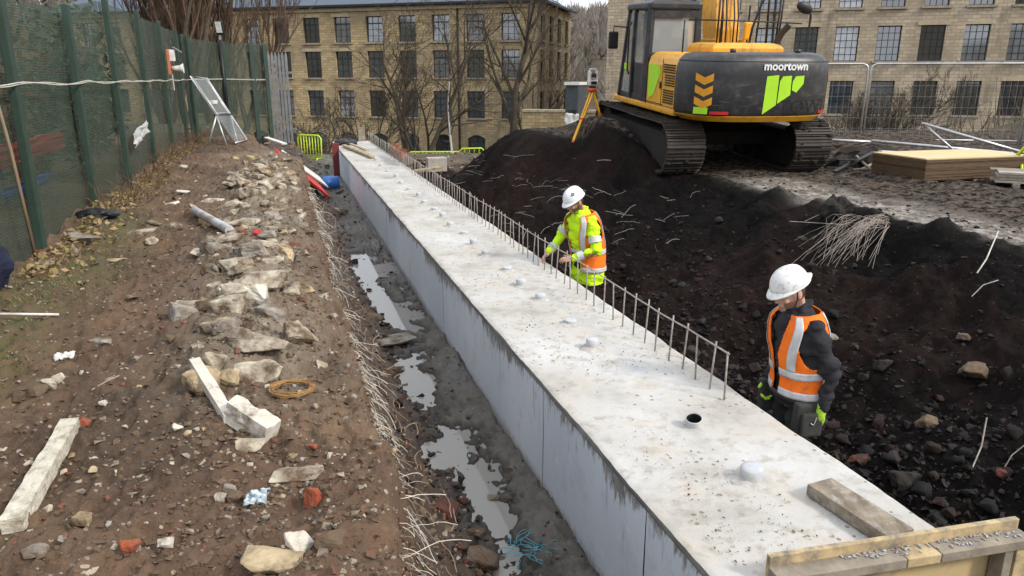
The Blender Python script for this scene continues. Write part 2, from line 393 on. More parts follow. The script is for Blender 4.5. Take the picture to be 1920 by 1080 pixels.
N.color(col); N.rough(.85, .3); N.bump(N.math('ADD', N.math('MULTIPLY', b, .8), N.math('ADD', N.math('MULTIPLY', c, .4), dots)), .5, .012); M_BTOP = N.mat
N = NT('beam_side_coating')
v = N.pos(); g = N.n('SeparateXYZ'); N.l(v, g.inputs[0])
st_ = N.noise(3.0, 6, .68, scale=(1, 1, .22)); st2 = N.noise(24, 5, .7, scale=(1, 1, .3)); cl = N.noise(.9, 4, .5, v=v)
hgt = N.math('ADD', N.math('ADD', g.outputs[2], N.math('MULTIPLY', N.math('SUBTRACT', N.noise(.8, 2, .5, v=v), .5), .42)), N.math('ADD', N.math('MULTIPLY', N.math('SUBTRACT', st_, .5), .60), N.math('MULTIPLY', N.math('SUBTRACT', st2, .5), .42)))
peel = N.ramp(hgt, [(.76, 0.0), (.83, 1.0)])
blu = N.ramp(cl, [(.3, (.58, .655, .745)), (.7, (.73, .79, .86))])
strk = N.noise(17, 6, .75, scale=(1, 1, .13)); lowf = N.noise(1.3, 3, .5, v=v)
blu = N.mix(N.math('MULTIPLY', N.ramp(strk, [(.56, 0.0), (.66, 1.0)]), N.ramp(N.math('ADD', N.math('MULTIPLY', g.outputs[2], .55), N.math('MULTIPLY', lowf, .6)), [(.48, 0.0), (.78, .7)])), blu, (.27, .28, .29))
blu = N.mix(N.ramp(N.noise(3.6, 7, .72, v=v), [(.53, 0.0), (.68, .6)]), blu, (.50, .54, .59))
blu = N.mix(N.ramp(N.noise(6, 7, .75, v=v), [(.58, 0.0), (.70, .7)]), blu, (.80, .83, .86))
blu = N.mix(N.ramp(st2, [(.64, 0.0), (.72, .5)]), blu, (.25, .27, .29))
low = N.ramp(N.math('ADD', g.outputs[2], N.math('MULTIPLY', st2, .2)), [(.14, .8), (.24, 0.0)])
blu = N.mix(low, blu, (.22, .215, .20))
gre = N.ramp(N.noise(16, 6, .7, v=v), [(.35, (.17, .165, .155)), (.65, (.34, .335, .325))])
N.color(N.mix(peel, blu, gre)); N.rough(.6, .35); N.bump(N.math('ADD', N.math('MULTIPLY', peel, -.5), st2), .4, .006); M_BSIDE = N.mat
M_BGREY = mat('beam_raw_concrete', (.30, .29, .27), (.17, .165, .155), 5, .85, .5, 40)
SL, SR, T0, T1, BH = 1.65, 2.90, 2.345, 26.4, .87
beam = empty('concrete_beam', w(0, 0, 0), 0, 'long pale cast concrete beam with blue grey side running down the trench', 'concrete beam')
tt = np.concatenate([gspace(T0, T1, .006)]); tt[0] = T0; tt[-1] = T1; ss = np.linspace(SL, SR, 60)
Sg, Tg = np.meshgrid(ss, tt, indexing='xy')
rough_ = .006*fbm(Sg*7, Tg*7, 111, 4)+.004*clods(Sg*20, Tg*20, 112)+.012*fbm(Sg*1.2, Tg*.8, 113, 3)
Z = BH+rough_*sm((Sg-SL)/.05)*sm((SR-Sg)/.05)
eL = .012*fbm(tt*3, 4.4, 115, 4)+.006*fbm(tt*14, 1.4, 116, 3); eR = .022*fbm(tt*2.2, 7.4, 117, 4)+.008*fbm(tt*13, 2.4, 118, 3)
Sg = Sg.copy(); Sg[:, 0] += eL; Sg[:, 1] += eL*.6; Sg[:, -1] += eR; Sg[:, -2] += eR*.6; Z[:, 0] -= .010; Z[:, -1] -= .012+.02*np.abs(eR)*10*.2
# left face below the top edge down to the ground, right face too
cols = [np.stack([Sg[:, 0]*0+SL, tt, tt*0-.15], -1), np.stack([Sg[:, 0]*0+SL, tt, tt*0+BH-.05], -1)]
Pm = np.stack([Sg, Tg, Z], -1)
cr_ = [np.stack([Sg[:, 0]*0+SR, tt, tt*0+BH-.06], -1), np.stack([Sg[:, 0]*0+SR, tt, tt*0-.15], -1)]
A = np.concatenate([cols[0][:, None], cols[1][:, None], Pm, cr_[0][:, None], cr_[1][:, None]], 1)
P = np.stack([A[..., 0]*RX+A[..., 1]*DX, A[..., 0]*RY+A[..., 1]*DY, A[..., 2]], -1)
me = grid_mesh('beam_body', P, [M_BTOP, M_BGREY], None, True)
ncol = A.shape[1]-1; mi = np.zeros((len(tt)-1, ncol), np.int32); mi[:, :2] = 1; mi[:, -2:] = 1
me.polygons.foreach_set('material_index', mi.reshape(-1))
try: me.set_sharp_from_angle(angle=math.radians(50))
except Exception: pass
link('beam_body', me, beam)
mb = MB(); mb.add([w(SL, T0, -.15), w(SR, T0, -.15), w(SR, T0, BH-.02), w(SL, T0, BH-.02)], [(0, 1, 2, 3)]); mb.add([w(SL, T1, -.15), w(SR, T1, -.15), w(SR, T1, BH-.02), w(SL, T1, BH-.02)], [(3, 2, 1, 0)])
mb.build('end_face', M_BGREY, beam)
joints = [T0, 3.02, 4.62, 5.75, 8.13, 10.5, 12.9, 15.3, 17.7, 20.1, 22.5, T1]
for i in range(len(joints)-1):                       # coated board panels on the left face, each its own piece
    a, b = joints[i]+.004, joints[i+1]-.004; n = max(4, int((b-a)/.15)); rows = 9; PP = np.zeros((n+1, rows+1, 3))
    for k in range(n+1):
        for j in range(rows+1):
            t_ = a+(b-a)*k/n; z_ = -.12+(BH-.035+.12)*j/rows
            off = .012+.004*float(fbm(t_*2, z_*2, 120+i, 2))
            p = w(SL-off, t_, z_); PP[k, j] = p
    me = grid_mesh('side_panel', PP[::-1], M_BSIDE)
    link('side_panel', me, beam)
# duct sleeves standing out of the top
M_PVC = mat('duct_plastic', (.46, .50, .56), (.36, .38, .42), 14, .5, .1, dirt=(.5, .49, .46), dirt_amt=.5, dscale=22)
M_DARKIN = mat('duct_inside_shade', (.012, .012, .013), None, 10, .8, 0)  # near-black colour paints in the shade down the open duct
M_GROUT = mat('grout_collar', (.50, .48, .45), (.33, .31, .28), 18, .9, .5, 60)
def duct(s, t, r, h, openx=False, tilt=0.0, seed=0):
    rnd = random.Random(seed); c = w(s, t, BH-.004); n = 20
    R = Matrix.Rotation(rnd.uniform(0, 6.28), 3, 'Z') @ Matrix.Rotation(tilt, 3, 'X')
    def rg(rr, z): return [c+R @ Vector((rr*math.cos(2*math.pi*k/n), rr*math.sin(2*math.pi*k/n), z)) for k in range(n)]
    if openx:
        R = Matrix.Rotation(math.radians(-6), 3, 'Y') @ Matrix.Rotation(math.radians(16), 3, 'X')
        m = MB(); m.rings([rg(r, -.06), rg(r, h), rg(r*.92, h+.002), rg(r*.90, h-.006)], caps=False)
        o = m.build('duct_sleeve', M_PVC, beam, True); smooth_by_angle(o.data, 40)
        m = MB(); m.rings([rg(r*.90, h-.006), rg(r*.90, h-.09), rg(r*.02, h-.09)], caps=False); m.build('duct_opening', M_DARKIN, o)
    else:
        dome = [(r*1.0, -.03), (r*1.0, h*.55), (r*1.04, h*.56), (r*1.03, h*.85), (r*.9, h*.97), (r*.55, h*1.03), (r*.1, h*1.05)]
        m = MB(); m.rings([rg(a, z) for a, z in dome])
        o = m.build('duct_cap', M_PVC, beam, True); smooth_by_angle(o.data, 40)
    m = MB(); rs = []
    for (a, z) in ((2.1, -.004), (1.6, .008), (1.15, .018), (.95, .02)):
        rs.append([c+Vector((r*a*math.cos(2*math.pi*k/n)*(1+.3*rnd.uniform(-1, 1)*(a > 1.2)), r*a*math.sin(2*math.pi*k/n)*(1+.3*rnd.uniform(-1, 1)*(a > 1.2)), z+rnd.uniform(-.003, .004))) for k in range(n)])
    m.rings(rs, caps=False); m.build('grout_collar', M_GROUT, o, True)
DT = [3.09, 3.74, 5.24, 5.86, 6.64, 7.16, 7.85, 8.64, 9.25, 9.95, 10.6, 11.3, 12.0, 12.7, 13.5, 14.4, 15.3, 16.3, 17.4, 18.6, 19.9, 21.3]
for i, t_ in enumerate(DT):
    duct(2.30+.03*math.sin(i*2.3)-.01*(t_ > 12)*0, t_, (.056, .05, .05)[i % 3] if i > 2 else (.060, .052, .050)[i], .085 if i in (0, 2) else (.075 if i == 1 else .048+.018*((i*7) % 3)), i == 1, .05 if i else .1, i)
# starter bars with a long tie bar
M_REBAR = mat('dusty_steel', (.42, .39, .35), (.26, .225, .19), 30, .7, .2, 120, metal=.25)
bars = empty('starter_bars', w(2.74, 4.03, BH), 0, 'row of thin upright steel bars tied by one long bar along the beam edge', 'starter bars')
bars.location = (0, 0, 0); rnd = random.Random(4)
mb = MB(); mb.tube([(0, 0, -.05), (0, 0, .2), (0, 0, .352)], .0068, 6); bm0 = mb.mesh('upright_bar', M_REBAR, True)
bt = []; t_ = 4.03; i = 0
while t_ < 26.0:
    o = link('upright_bar', bm0, bars); s_ = 2.725+.004*(t_-4)+rnd.uniform(-.008, .008); o.location = w(s_, t_, BH)
    if t_ > 20: o.location = w(s_, t_, BH)
    o.rotation_euler = (rnd.uniform(-.05, .05), rnd.uniform(-.05, .05)+.02, 0); o.scale = (1, 1, rnd.uniform(.96, 1.05)); bt.append((s_, t_))
    t_ += .208+rnd.uniform(-.02, .02); i += 1
mb = MB(); mb.tube([w(s_+.012, t_, BH+.325+.006*math.sin(t_*2.1)) for s_, t_ in bt], .0062, 6); mb.build('tie_bar', M_REBAR, bars, True)
# ---- mills
def mill_stone(name, c1, c2, cm):
 N = NT(name)
 tcx = N.n('TexCoord'); sx = N.n('SeparateXYZ'); N.l(tcx.outputs['Object'], sx.inputs[0])
 cx = N.n('CombineXYZ'); N.l(N.math('ADD', sx.outputs[0], sx.outputs[1]), cx.inputs[0]); N.l(sx.outputs[2], cx.inputs[1])
 br = N.n('TexBrick'); br.offset = .5; br.inputs['Scale'].default_value = 1; br.inputs['Brick Width'].default_value = .52; br.inputs['Row Height'].default_value = .21
 br.inputs['Mortar Size'].default_value = .016; br.inputs['Bias'].default_value = -.1
 br.inputs['Color1'].default_value = (*c1, 1); br.inputs['Color2'].default_value = (*c2, 1); br.inputs['Mortar'].default_value = (*cm, 1)
 N.l(cx.outputs[0], br.inputs['Vector'])
 soot = N.noise(.9, 5, .65, scale=(1, 1, .3), obj=True); big = N.noise(.35, 5, .6, obj=True); fine = N.noise(5, 4, .7, obj=True)
 col = N.mix(N.ramp(big, [(.38, .6), (.6, 0.0)]), br.outputs['Color'], (.27, .215, .145))
 col = N.mix(N.ramp(soot, [(.52, 0.0), (.72, .65)]), col, (.15, .125, .09))
 col = N.mix(N.ramp(fine, [(.4, .30), (.7, 0.0)]), col, (.17, .14, .10))
 N.color(col); N.rough(.9, .25); N.bump(N.math('ADD', br.outputs['Fac'], fine), -.35, .02); return N.mat
M_STONE = mill_stone('mill_stone_golden', (.60, .45, .235), (.34, .25, .125), (.22, .17, .105)); M_STONE2 = mill_stone('mill_stone_grey_tan', (.60, .50, .37), (.40, .325, .235), (.27, .22, .165))
M_LINTEL = mat('mill_dressed_stone', (.48, .40, .27), (.34, .28, .19), 2, .85, .2, 12)
N = NT('mill_slate')
wv = N.n('TexWave', Scale=5.2, Distortion=.4, Detail=1.0); wv.bands_direction = 'X'
N.l(N.pos(obj=True), wv.inputs['Vector'])
N.color(N.mix(wv.outputs['Color'], (.05, .07, .10), (.10, .135, .18))); N.rough(.55, .4); N.bump(wv.outputs['Fac'], .5, .05); M_SLATE = N.mat
M_GUT = mat('mill_gutter', (.02, .02, .022), None, 4, .6, 0)
M_WFRAME = mat('mill_window_frame', (.018, .032, .038), (.012, .02, .025), 4, .5, 0)
def glass_mat(name, c):
    N = NT(name); N.color(N.ramp(N.noise(1.2, 3, .5), [(.35, c), (.65, tuple(x*1.8+.004 for x in c))])); N.rough(.05, .9); N.b.inputs['IOR'].default_value = 1.9; N.bump(N.noise(1.5, 2, .4), .04, .02); return N.mat
GL = [glass_mat('window_glass_dark', (.012, .014, .016)), glass_mat('window_glass_blue', (.035, .045, .055)), glass_mat('window_glass_blind', (.21, .22, .23)), glass_mat('window_glass_green', (.022, .034, .034)), glass_mat('window_glass_pale', (.10, .11, .115))]
M_SILL = mat('mill_sill', (.36, .30, .22), (.24, .20, .15), 3, .85, .1)
def wall_sheet(mb, u0, u1, z0, z1, ops, fn, depth=.28):
    us = sorted({u0, u1, *[q for o_ in ops for q in o_[:2]]}); zs = sorted({z0, z1, *[q for o_ in ops for q in o_[2:4]]})
    for i in range(len(us)-1):
        for j in range(len(zs)-1):
            um, zm = (us[i]+us[i+1])/2, (zs[j]+zs[j+1])/2
            if any(a < um < b and c_ < zm < d_ for a, b, c_, d_ in [o_[:4] for o_ in ops]): continue
            mb.add([fn(us[i], 0, zs[j]), fn(us[i+1], 0, zs[j]), fn(us[i+1], 0, zs[j+1]), fn(us[i], 0, zs[j+1])], [(0, 1, 2, 3)])
    for a, b, c_, d_ in [o_[:4] for o_ in ops]:
        q = [(a, c_), (b, c_), (b, d_), (a, d_)]
        for k in range(4):
            p0, p1 = q[k], q[(k+1) % 4]; mb.add([fn(p0[0], 0, p0[1]), fn(p0[0], depth, p0[1]), fn(p1[0], depth, p1[1]), fn(p1[0], 0, p1[1])], [(0, 1, 2, 3)])
WIN_CACHE = {}; WR = random.Random(31)
def window(parent, fn, R, a, b, z0, z1, kind, gl, arch=False, depth=.24):
    key = (round(b-a, 3), round(z1-z0, 3), gl, kind)
    wd, ht = b-a, z1-z0
    if key not in WIN_CACHE:
        m = MB(); m.add([(0, 0, 0), (wd, 0, 0), (wd, 0, ht), (0, 0, ht)], [(0, 1, 2, 3)]); g = m.mesh('window', GL[gl])
        m = MB(); fr = .055
        for x in (fr/2, wd-fr/2): m.box((x, -.03, ht/2), (fr, .06, ht))
        for z in (fr/2, ht-fr/2): m.box((wd/2, -.03, z), (wd-2*fr, .058, fr))
        nx, nzv, tr = kind
        for k in range(1, nx): m.box((wd*k/nx, -.022, ht/2), (.028, .04, ht-2*fr))
        for k in range(1, nzv):
            m.box((wd/2, -.024, ht*k/nzv), (wd-2*fr, .036, .028))
        if tr: m.box((wd/2, -.03, ht*tr), (wd-2*fr, .05, .06))
        f = m.mesh('window_frame', M_WFRAME); m = MB(); m.box((wd/2, -.27, -.07), (wd+.3, .22, .14)); sl_ = m.mesh('window_sill', M_SILL)
        m = MB(); m.box((wd/2, -.245, ht+.13), (wd+.45, .03, .26)); li = m.mesh('window_lintel', M_LINTEL)
        WIN_CACHE[key] = (g, f, sl_, li)
    g, f, sl_, li = WIN_CACHE[key]
    o = link('window', g, parent); o.matrix_local = Matrix.Translation(fn(a, depth, z0)) @ R.to_4x4() @ Matrix.Rotation(WR.gauss(-.008, .016), 4, 'X') @ Matrix.Rotation(WR.gauss(0, .010), 4, 'Z')
    link('window_frame', f, o)
    link('window_sill', sl_, o)
    if not arch: link('window_lintel', li, o)
    else:
        m = MB(); n = 8
        for sgn in (0, 1):
            for k in range(n//2):
                t0, t1 = k/n, (k+1)/n
                x0, x1 = (t0*wd, t1*wd) if not sgn else ((1-t1)*wd, (1-t0)*wd)
                h0 = ht-.30*(2*abs(x0/wd-.5))**2; h1 = ht-.30*(2*abs(x1/wd-.5))**2
                m.add([(x0, -.243, h0), (x1, -.243, h1), (x1, -.243, ht+.02), (x0, -.243, ht+.02)], [(0, 1, 2, 3)])
                m.add([(x0, -.243, h0), (x1, -.243, h1), (x1, -.02, h1), (x0, -.02, h0)], [(3, 2, 1, 0)])
        m.build('arch_head', M_LINTEL, o)
MA = math.radians(-16.5)
def mill(name, label, px, D, B, nl, nr, rows, zbase, zeave, end_len, wd, seed, endwin, hip, pipes, lpad=.5, rpad=.62, M_STONE=M_STONE):
    X = (px-960)/F*D; Y = D/CT
    # ground position at optical depth D near camera height
    rnd = random.Random(seed)
    e_ = empty(name, (X, Y, 0), MA, label, 'mill')
    L0, L1 = -nl*B-B*lpad, nr*B+B*rpad
    fr = lambda u, dp, z: Vector((u, dp, z)); I3 = Matrix.Identity(3)
    ops = []; k = 0
    for (z0, z1, kind, arch) in rows:
        for i in range(-nl, nr+1): ops.append((i*B-wd/2, i*B+wd/2, z0, z1, kind, arch))
    mb = MB(); wall_sheet(mb, L0, L1, zbase, zeave, ops, fr); mb.build('front_wall', M_STONE, e_)
    for (a, b, z0, z1, kind, arch) in ops:
        window(e_, fr, I3, a, b, z0, z1, kind, rnd.choices((0, 1, 2, 3, 4), (4, 3, 1.2, 2, 1.5))[0], arch)
    # end walls
    fe = lambda u, dp, z: Vector((L1-dp, u, z)); Re = Matrix.Rotation(math.pi/2, 3, 'Z')
    ops = []
    if endwin:
        nb = int(end_len/2.9)
        for (z0, z1, kind, arch) in rows:
            for i in range(nb): uu = (i+.55)*end_len/(nb+.1); ops.append((uu-wd*.42, uu+wd*.42, z0, z1, kind, arch))
    mb = MB(); wall_sheet(mb, 0, end_len, zbase, zeave, ops, fe); mb.build('end_wall', M_STONE, e_)
    for (a, b, z0, z1, kind, arch) in ops: window(e_, fe, Re, a, b, z0, z1, kind, rnd.choices((0, 1, 2), (5, 3, 1))[0], arch)
    mb = MB(); mb.add([(L0, 0, zbase), (L0, end_len, zbase), (L0, end_len, zeave), (L0, 0, zeave)], [(3, 2, 1, 0)]); mb.build('end_wall', M_STONE, e_)
    mb = MB(); mb.add([(L0, end_len, zbase), (L1, end_len, zbase), (L1, end_len, zeave), (L0, end_len, zeave)], [(0, 1, 2, 3)]); mb.build('rear_wall', M_STONE, e_)
    # string courses, roof, gutter, downpipes
    ov = .45; rz = zeave+.12; rh = end_len*.5*.62
    mb = MB(); a, b, c_, d_ = (L0-ov, -ov, rz), (L1+ov, -ov, rz), (L1+ov, end_len+ov, rz), (L0-ov, end_len+ov, rz)
    r0, r1 = (L0+hip, end_len/2, rz+rh), (L1-hip, end_len/2, rz+rh)
    mb.add([a, b, c_, d_, r0, r1], [(0, 1, 5, 4), (1, 2, 5), (2, 3, 4, 5), (3, 0, 4), (3, 2, 1, 0)]); mb.build('roof', M_SLATE, e_)
    mb = MB(); mb.box(((L0+L1)/2, -ov-.06, rz-.07), (L1-L0+1.1, .16, .18)); mb.box((L1+ov+.06, end_len/2, rz-.07), (.16, end_len+.75, .18)); mb.build('gutter', M_GUT, e_)
    mb = MB(); mb.box(((L0+L1)/2, -.09, zeave-.22), (L1-L0+.2, .18, .30)); mb.build('cornice', M_LINTEL, e_)
    for u in pipes:
        mb = MB(); mb.tube([(u, -.10, zbase), (u, -.10, zeave)], .085, 6); mb.build('downpipe', M_GUT, e_)
    return e_
mill('stone_mill', 'long tan stone mill with slate hip roof behind the bare trees', 706, 64.5, 3.02, 11, 4,
     [(5.86, 7.95, (3, 4, .72), False), (2.95, 5.15, (3, 4, .72), False), (-.34, 1.86, (3, 4, .72), False), (-3.3, -1.75, (2, 3, 0), True)], -6.5, 8.75, 12.3, 1.55, 3, True, 6.5, [3*3.02-1.5], .5, .75)
mill('stone_mill', 'taller tan stone mill with gridded dark windows behind the excavator', 1737, 48.0, 2.50, 7, 6,
     [(10.7, 12.9, (4, 5, 0), False), (7.28, 9.5, (4, 5, 0), False), (3.98, 6.16, (4, 5, 0), False), (.62, 2.75, (4, 5, 0), False), (-1.35, -.44, (3, 2, 0), False)], -5, 13.6, 15, 1.42, 11, False, 7, [-4.4*2.5+1.4], 1.3, .62, M_STONE2)
# ================================================================== fence on the left
N = NT('fence_mesh')
wv = N.n('TexWave', Scale=12.5, Distortion=.15, Detail=1.0); wv.bands_direction = 'Z'; N.l(N.pos(), wv.inputs['Vector'])
big = N.noise(1.0, 4, .6, scale=(1, 1, .35)); fin = N.noise(22, 4, .7, scale=(1, 1, .5))
col = N.mix(big, (.042, .052, .036), (.125, .120, .085)); col = N.mix(N.ramp(fin, [(.35, .5), (.65, 0.0)]), col, (.016, .030, .021))
col = N.mix(wv.outputs['Fac'], col, (.030, .060, .044))
N.color(col); N.rough(.6, .4)
al = N.math('ADD', .36, N.math('ADD', N.math('MULTIPLY', wv.outputs['Fac'], .34), N.math('MULTIPLY', fin, .28)))
N.l(N.math('MINIMUM', al, 1.0), N.b.inputs['Alpha']); N.bump(wv.outputs['Fac'], .2, .004); M_FMESH = N.mat
M_FPOST = mat('fence_post_green', (.034, .060, .045), (.022, .042, .031), 6, .5, .1, 30)
FS = -2.2
FT = [2.7, 5.2, 7.55, 9.75, 11.95, 14.45, 16.95, 19.6, 20.9]; FZ = [3.6, 3.62, 3.62, 3.70, 3.97, 4.0, 4.0, 4.0, 3.95]
def fence_run(pts, tops, label, posts_all=True):
    e_ = empty('mesh_fence', pts[0], 0, label, 'fence'); org = pts[0]
    for i, p in enumerate(pts):
        z0 = p.z-.15; mb = MB(); tz = tops[i]+.04
        d = (pts[min(i+1, len(pts)-1)]-pts[max(i-1, 0)]); d.z = 0; d.normalize(); nrm = Vector((d.y, -d.x, 0))
        lean = Vector((0, 0, 0))
        q = p-org+nrm*.05
        mb.bar(q+Vector((0, 0, -.2)), q+Vector((0, 0, tz-p.z)), .11, .07, nrm)
        mb.build('post', M_FPOST, e_, bevel=.008)
        if i == len(pts)-1: break
        n = 14; rows = 12; PP = np.zeros((n+1, rows+1, 3)); b = pts[i+1]
        for k in range(n+1):
            for j in range(rows+1):
                u = k/n; q = p.lerp(b, u)-org; zt = tops[i]*(1-u)+tops[i+1]*u-org.z; zb_ = q.z-.12
                off = -.03+.035*float(fbm(k*.35+i*7, j*.3, 130, 2))
                PP[k, j] = q*1.0+nrm*off; PP[k, j, 2] = zb_+(zt-zb_)*j/rows
        link('mesh_panel', grid_mesh('mesh_panel', PP, M_FMESH), e_)
    return e_
pts = [w(FS, t, float(bank_top(FS, t))) for t in FT]
fence_run(pts, FZ, 'tall green mesh fence running along the soil bank')
c0 = w(FS+.12, 20.9, 1.5); p_a = ad(432, 246, 20.6); p_b = ad(484, 246, 20.9); p_c = ad(508, 246, 21.1)
for q in (p_a, p_b, p_c): q.z = 1.5
fence_run([c0, p_a, p_b, p_c], [3.92, 3.85, 3.84, 3.82], 'short return of green mesh fence behind the leaning sieve frame')
# grey palisade
M_PAL = mat('palisade_steel', (.30, .31, .31), (.20, .20, .20), 6, .5, .1, metal=.3)
pal = empty('palisade_fence', ad(521, 240, 22.0), 0, 'short grey steel palisade fence past the end of the green fence', 'fence'); pal.location.z = 1.1
for i in range(6):
    mb = MB(); x = -.14+i*.10; mb.prism([(x, 0), (x+.07, 0), (x+.07, .02), (x, .02)], 0, 2.45); mb.add([(x, 0, 2.45), (x+.07, 0, 2.45), (x+.035, 0, 2.58), (x, .02, 2.45), (x+.07, .02, 2.45), (x+.035, .02, 2.58)], [(0, 1, 2), (5, 4, 3), (0, 2, 5, 3), (1, 4, 5, 2)])
    mb.build('pale', M_PAL, pal)
for z in (.4, 2.0):
    mb = MB(); mb.box((.14, .045, z), (.8, .04, .06)); mb.build('rail', M_PAL, pal)
# white cable strung along the fence
M_WHITE = mat('white_plastic', (.72, .71, .68), (.5, .49, .46), 12, .5, .1)
M_CABLE = mat('cable_white', (.60, .57, .50), (.42, .40, .35), 12, .6, 0)
mb = MB(); L = []
for k in range(120):
    t_ = 3.0+k*.146; sag = -.03*math.sin(math.pi*((t_-2.7) % 2.45)/2.45); L.append(w(FS+.10+.008*math.sin(t_*4), t_, 2.93+sag+.006*math.sin(t_*3.3)))
L += [c0+Vector((.1, -.1, 1.42)), p_a+Vector((0, -.1, 1.42)), p_b+Vector((0, -.1, 1.40)), p_c+Vector((0, -.1, 1.40))]
mb.tube(L, .0065, 5); mb.tube([q+Vector((0, 0, .016*math.sin(i*.37))) for i, q in enumerate(L)], .0055, 5)
o = mb.build('cable', M_CABLE, None, True); tag(o, 'twisted white cable strung along the green mesh fence', 'cable')
# siren box on the fence
M_ORANGE = mat('orange_red_plastic', (.50, .17, .09), (.40, .12, .06), 9, .5, .05)
q = w(FS+.17, 16.95, 3.05)
sir = empty('alarm_unit', q+Vector((0, 0, .06)), BA, 'orange alarm unit with white box and horn hung on the green fence', 'alarm')
mb = MB(); mb.box((0, -.03, .20), (.06, .26, .62)); mb.build('backboard', M_ORANGE, sir, bevel=.01)
mb = MB(); mb.box((.09, .0, .36), (.12, .20, .28)); mb.build('control_box', M_WHITE, sir, bevel=.015)
mb = MB(); n = 14
mb.rings([[Vector((.05+x, r*math.cos(2*math.pi*k/n), .04+r*math.sin(2*math.pi*k/n))) for k in range(n)] for x, r in ((0, .06), (.10, .07), (.20, .085), (.27, .13), (.28, .115), (.2, .06))]); mb.build('horn', M_WHITE, sir, True)
mb = MB(); mb.bar((.14, -.1, .56), (.30, .12, .44), .05, .03); mb.build('bracket', M_PAL, sir)
mb = MB(); mb.tube([(.04, 0, -.1), (.045, 0, -.5)], .014, 6); mb.build('lead', M_CABLE, sir); sir.scale = (.78, .78, .78)
# floodlight on its pole
fl = empty('floodlight', p_a+Vector((.02, -.14, 0)), 0, 'floodlight with pale lamp head on a dark pole by the fence corner', 'floodlight')
M_BLACK = mat('black_metal', (.016, .016, .018), (.010, .010, .011), 8, .45, .05)
mb = MB(); mb.tube([(0, 0, -.1), (0, 0, 2.45)], .045, 8); mb.build('pole', M_BLACK, fl, True)
mb = MB(); mb.tube([(0, 0, 2.4), (.03, -.06, 2.55)], .03, 6); mb.build('bracket', M_WHITE, fl)
mb = MB(); mb.box((.06, -.12, 2.72), (.20, .10, .34), Matrix.Rotation(.3, 3, 'X')); o = mb.build('lamp_housing', M_BLACK, fl, bevel=.02)
mb = MB(); mb.box((.06, -.178, 2.73), (.15, .012, .27), Matrix.Rotation(.3, 3, 'X')); mb.build('lens', M_WHITE, o)
# white scrap caught on the fence, clutter behind
def sheet(name, c, ux, uz, wd, ht, mt, amp=.04, seed=0, n=12, rag=.2):
    PP = np.zeros((n+1, n+1, 3)); ux = Vector(ux).normalized(); uz = Vector(uz).normalized(); nn = ux.cross(uz)
    for i in range(n+1):
        for j in range(n+1):
            a, b = i/n-.5, j/n-.5
            a2 = a*(1+rag*float(fbm(j*.5, 3, seed, 3))); b2 = b*(1+rag*float(fbm(i*.5, 7, seed+3, 3)))
            PP[i, j] = Vector(c)+ux*(a2*wd)+uz*(b2*ht)+nn*(amp*float(fbm(i*.45, j*.45, seed+9, 3))*2)
    me = grid_mesh(name, PP, mt); o = link(name, me); md = o.modifiers.new('th', 'SOLIDIFY'); md.thickness = .004
    return o
M_RAG = mat('white_rag', (.55, .55, .54), (.35, .35, .34), 14, .7, .3)
M_REDP = mat('red_plastic', (.62, .045, .035), (.45, .03, .03), 8, .45, .1)
M_BLUEP = mat('blue_plastic', (.03, .14, .42), (.02, .09, .30), 8, .45, .1)
M_CYAN = mat('cyan_net', (.10, .40, .46), (.06, .26, .32), 12, .5, .1)
tag(sheet('plastic_rag', w(FS+.09, 13.2, 2.12), (DX, DY, .10), (0, 0, 1), 1.3, .20, M_RAG, .03, 3, rag=.45), 'torn white plastic rag caught low on the green fence', 'rag')
tag(sheet('plastic_tarp', w(FS-.16, 8.35, 2.30), (DX, DY, 0), (0, 0, 1), 2.5, .20, M_REDP, .03, 5, rag=.3), 'red plastic sheet seen through the fence mesh', 'tarpaulin')
tag(sheet('plastic_tarp', w(FS-.16, 7.2, 2.22), (DX, DY, 0), (0, 0, 1), .7, .18, M_BLUEP, .03, 6, rag=.4), 'pale blue plastic sheet behind the fence at the picture edge', 'tarpaulin')
tag(sheet('plastic_tarp', w(FS-.16, 8.2, 1.96), (DX, DY, 0), (0, 0, 1), 1.3, .12, M_BLUEP, .03, 8, rag=.5), 'thin blue plastic strip low behind the fence mesh', 'tarpaulin')
M_WOODP = mat('pole_wood', (.30, .22, .15), (.18, .13, .09), 9, .8, .3, stretch=(1, 1, .2))
mb = MB(); mb.tube([w(FS+.12, 7.10, 1.5), w(FS+.10, 7.02, 2.4), w(FS+.06, 6.9, 3.3)], [.015, .014, .011], 7); o = mb.build('leaning_stick', M_WOODP, None, True); tag(o, 'thin brown stick leaning upright against the near fence mesh', 'stick')
# sieve frame leaning on its legs
M_ALU = mat('galvanised_tube', (.55, .56, .57), (.40, .41, .42), 10, .35, .1, metal=.6)
N = NT('sieve_mesh'); ck = N.noise(60, 2, .5); N.color((.26, .27, .27)); N.rough(.5, .4); N.b.inputs['Alpha'].default_value = .42; M_SIEVE = N.mat
b0 = az(390, 272, 1.55); b1 = az(450, 278, 1.5); top0 = ad(357, 145, 17.0); 
sv = empty('sieve_frame', w(-1.2, 17.6, 0), 0, 'grey wire sieve screen leaning on tubular legs at the bank end', 'sieve')
org = Vector(sv.location)
A0 = ad(440, 268, 16.6); A1 = ad(463, 262, 17.3); B0 = ad(357, 143, 16.0); B1 = ad(388, 147, 16.7)
def lv(p): return Vector(p)-org
mb = MB(); mb.tube([lv(A0), lv(B0), lv(B1), lv(A1), lv(A0)], .022, 6); mb.build('outer_frame', M_ALU, sv, True)
i0, i1, i2, i3 = [lv(a.lerp(b, .1)) for a, b in ((A0, A1), (B0, B1), (B1, B0), (A1, A0))]
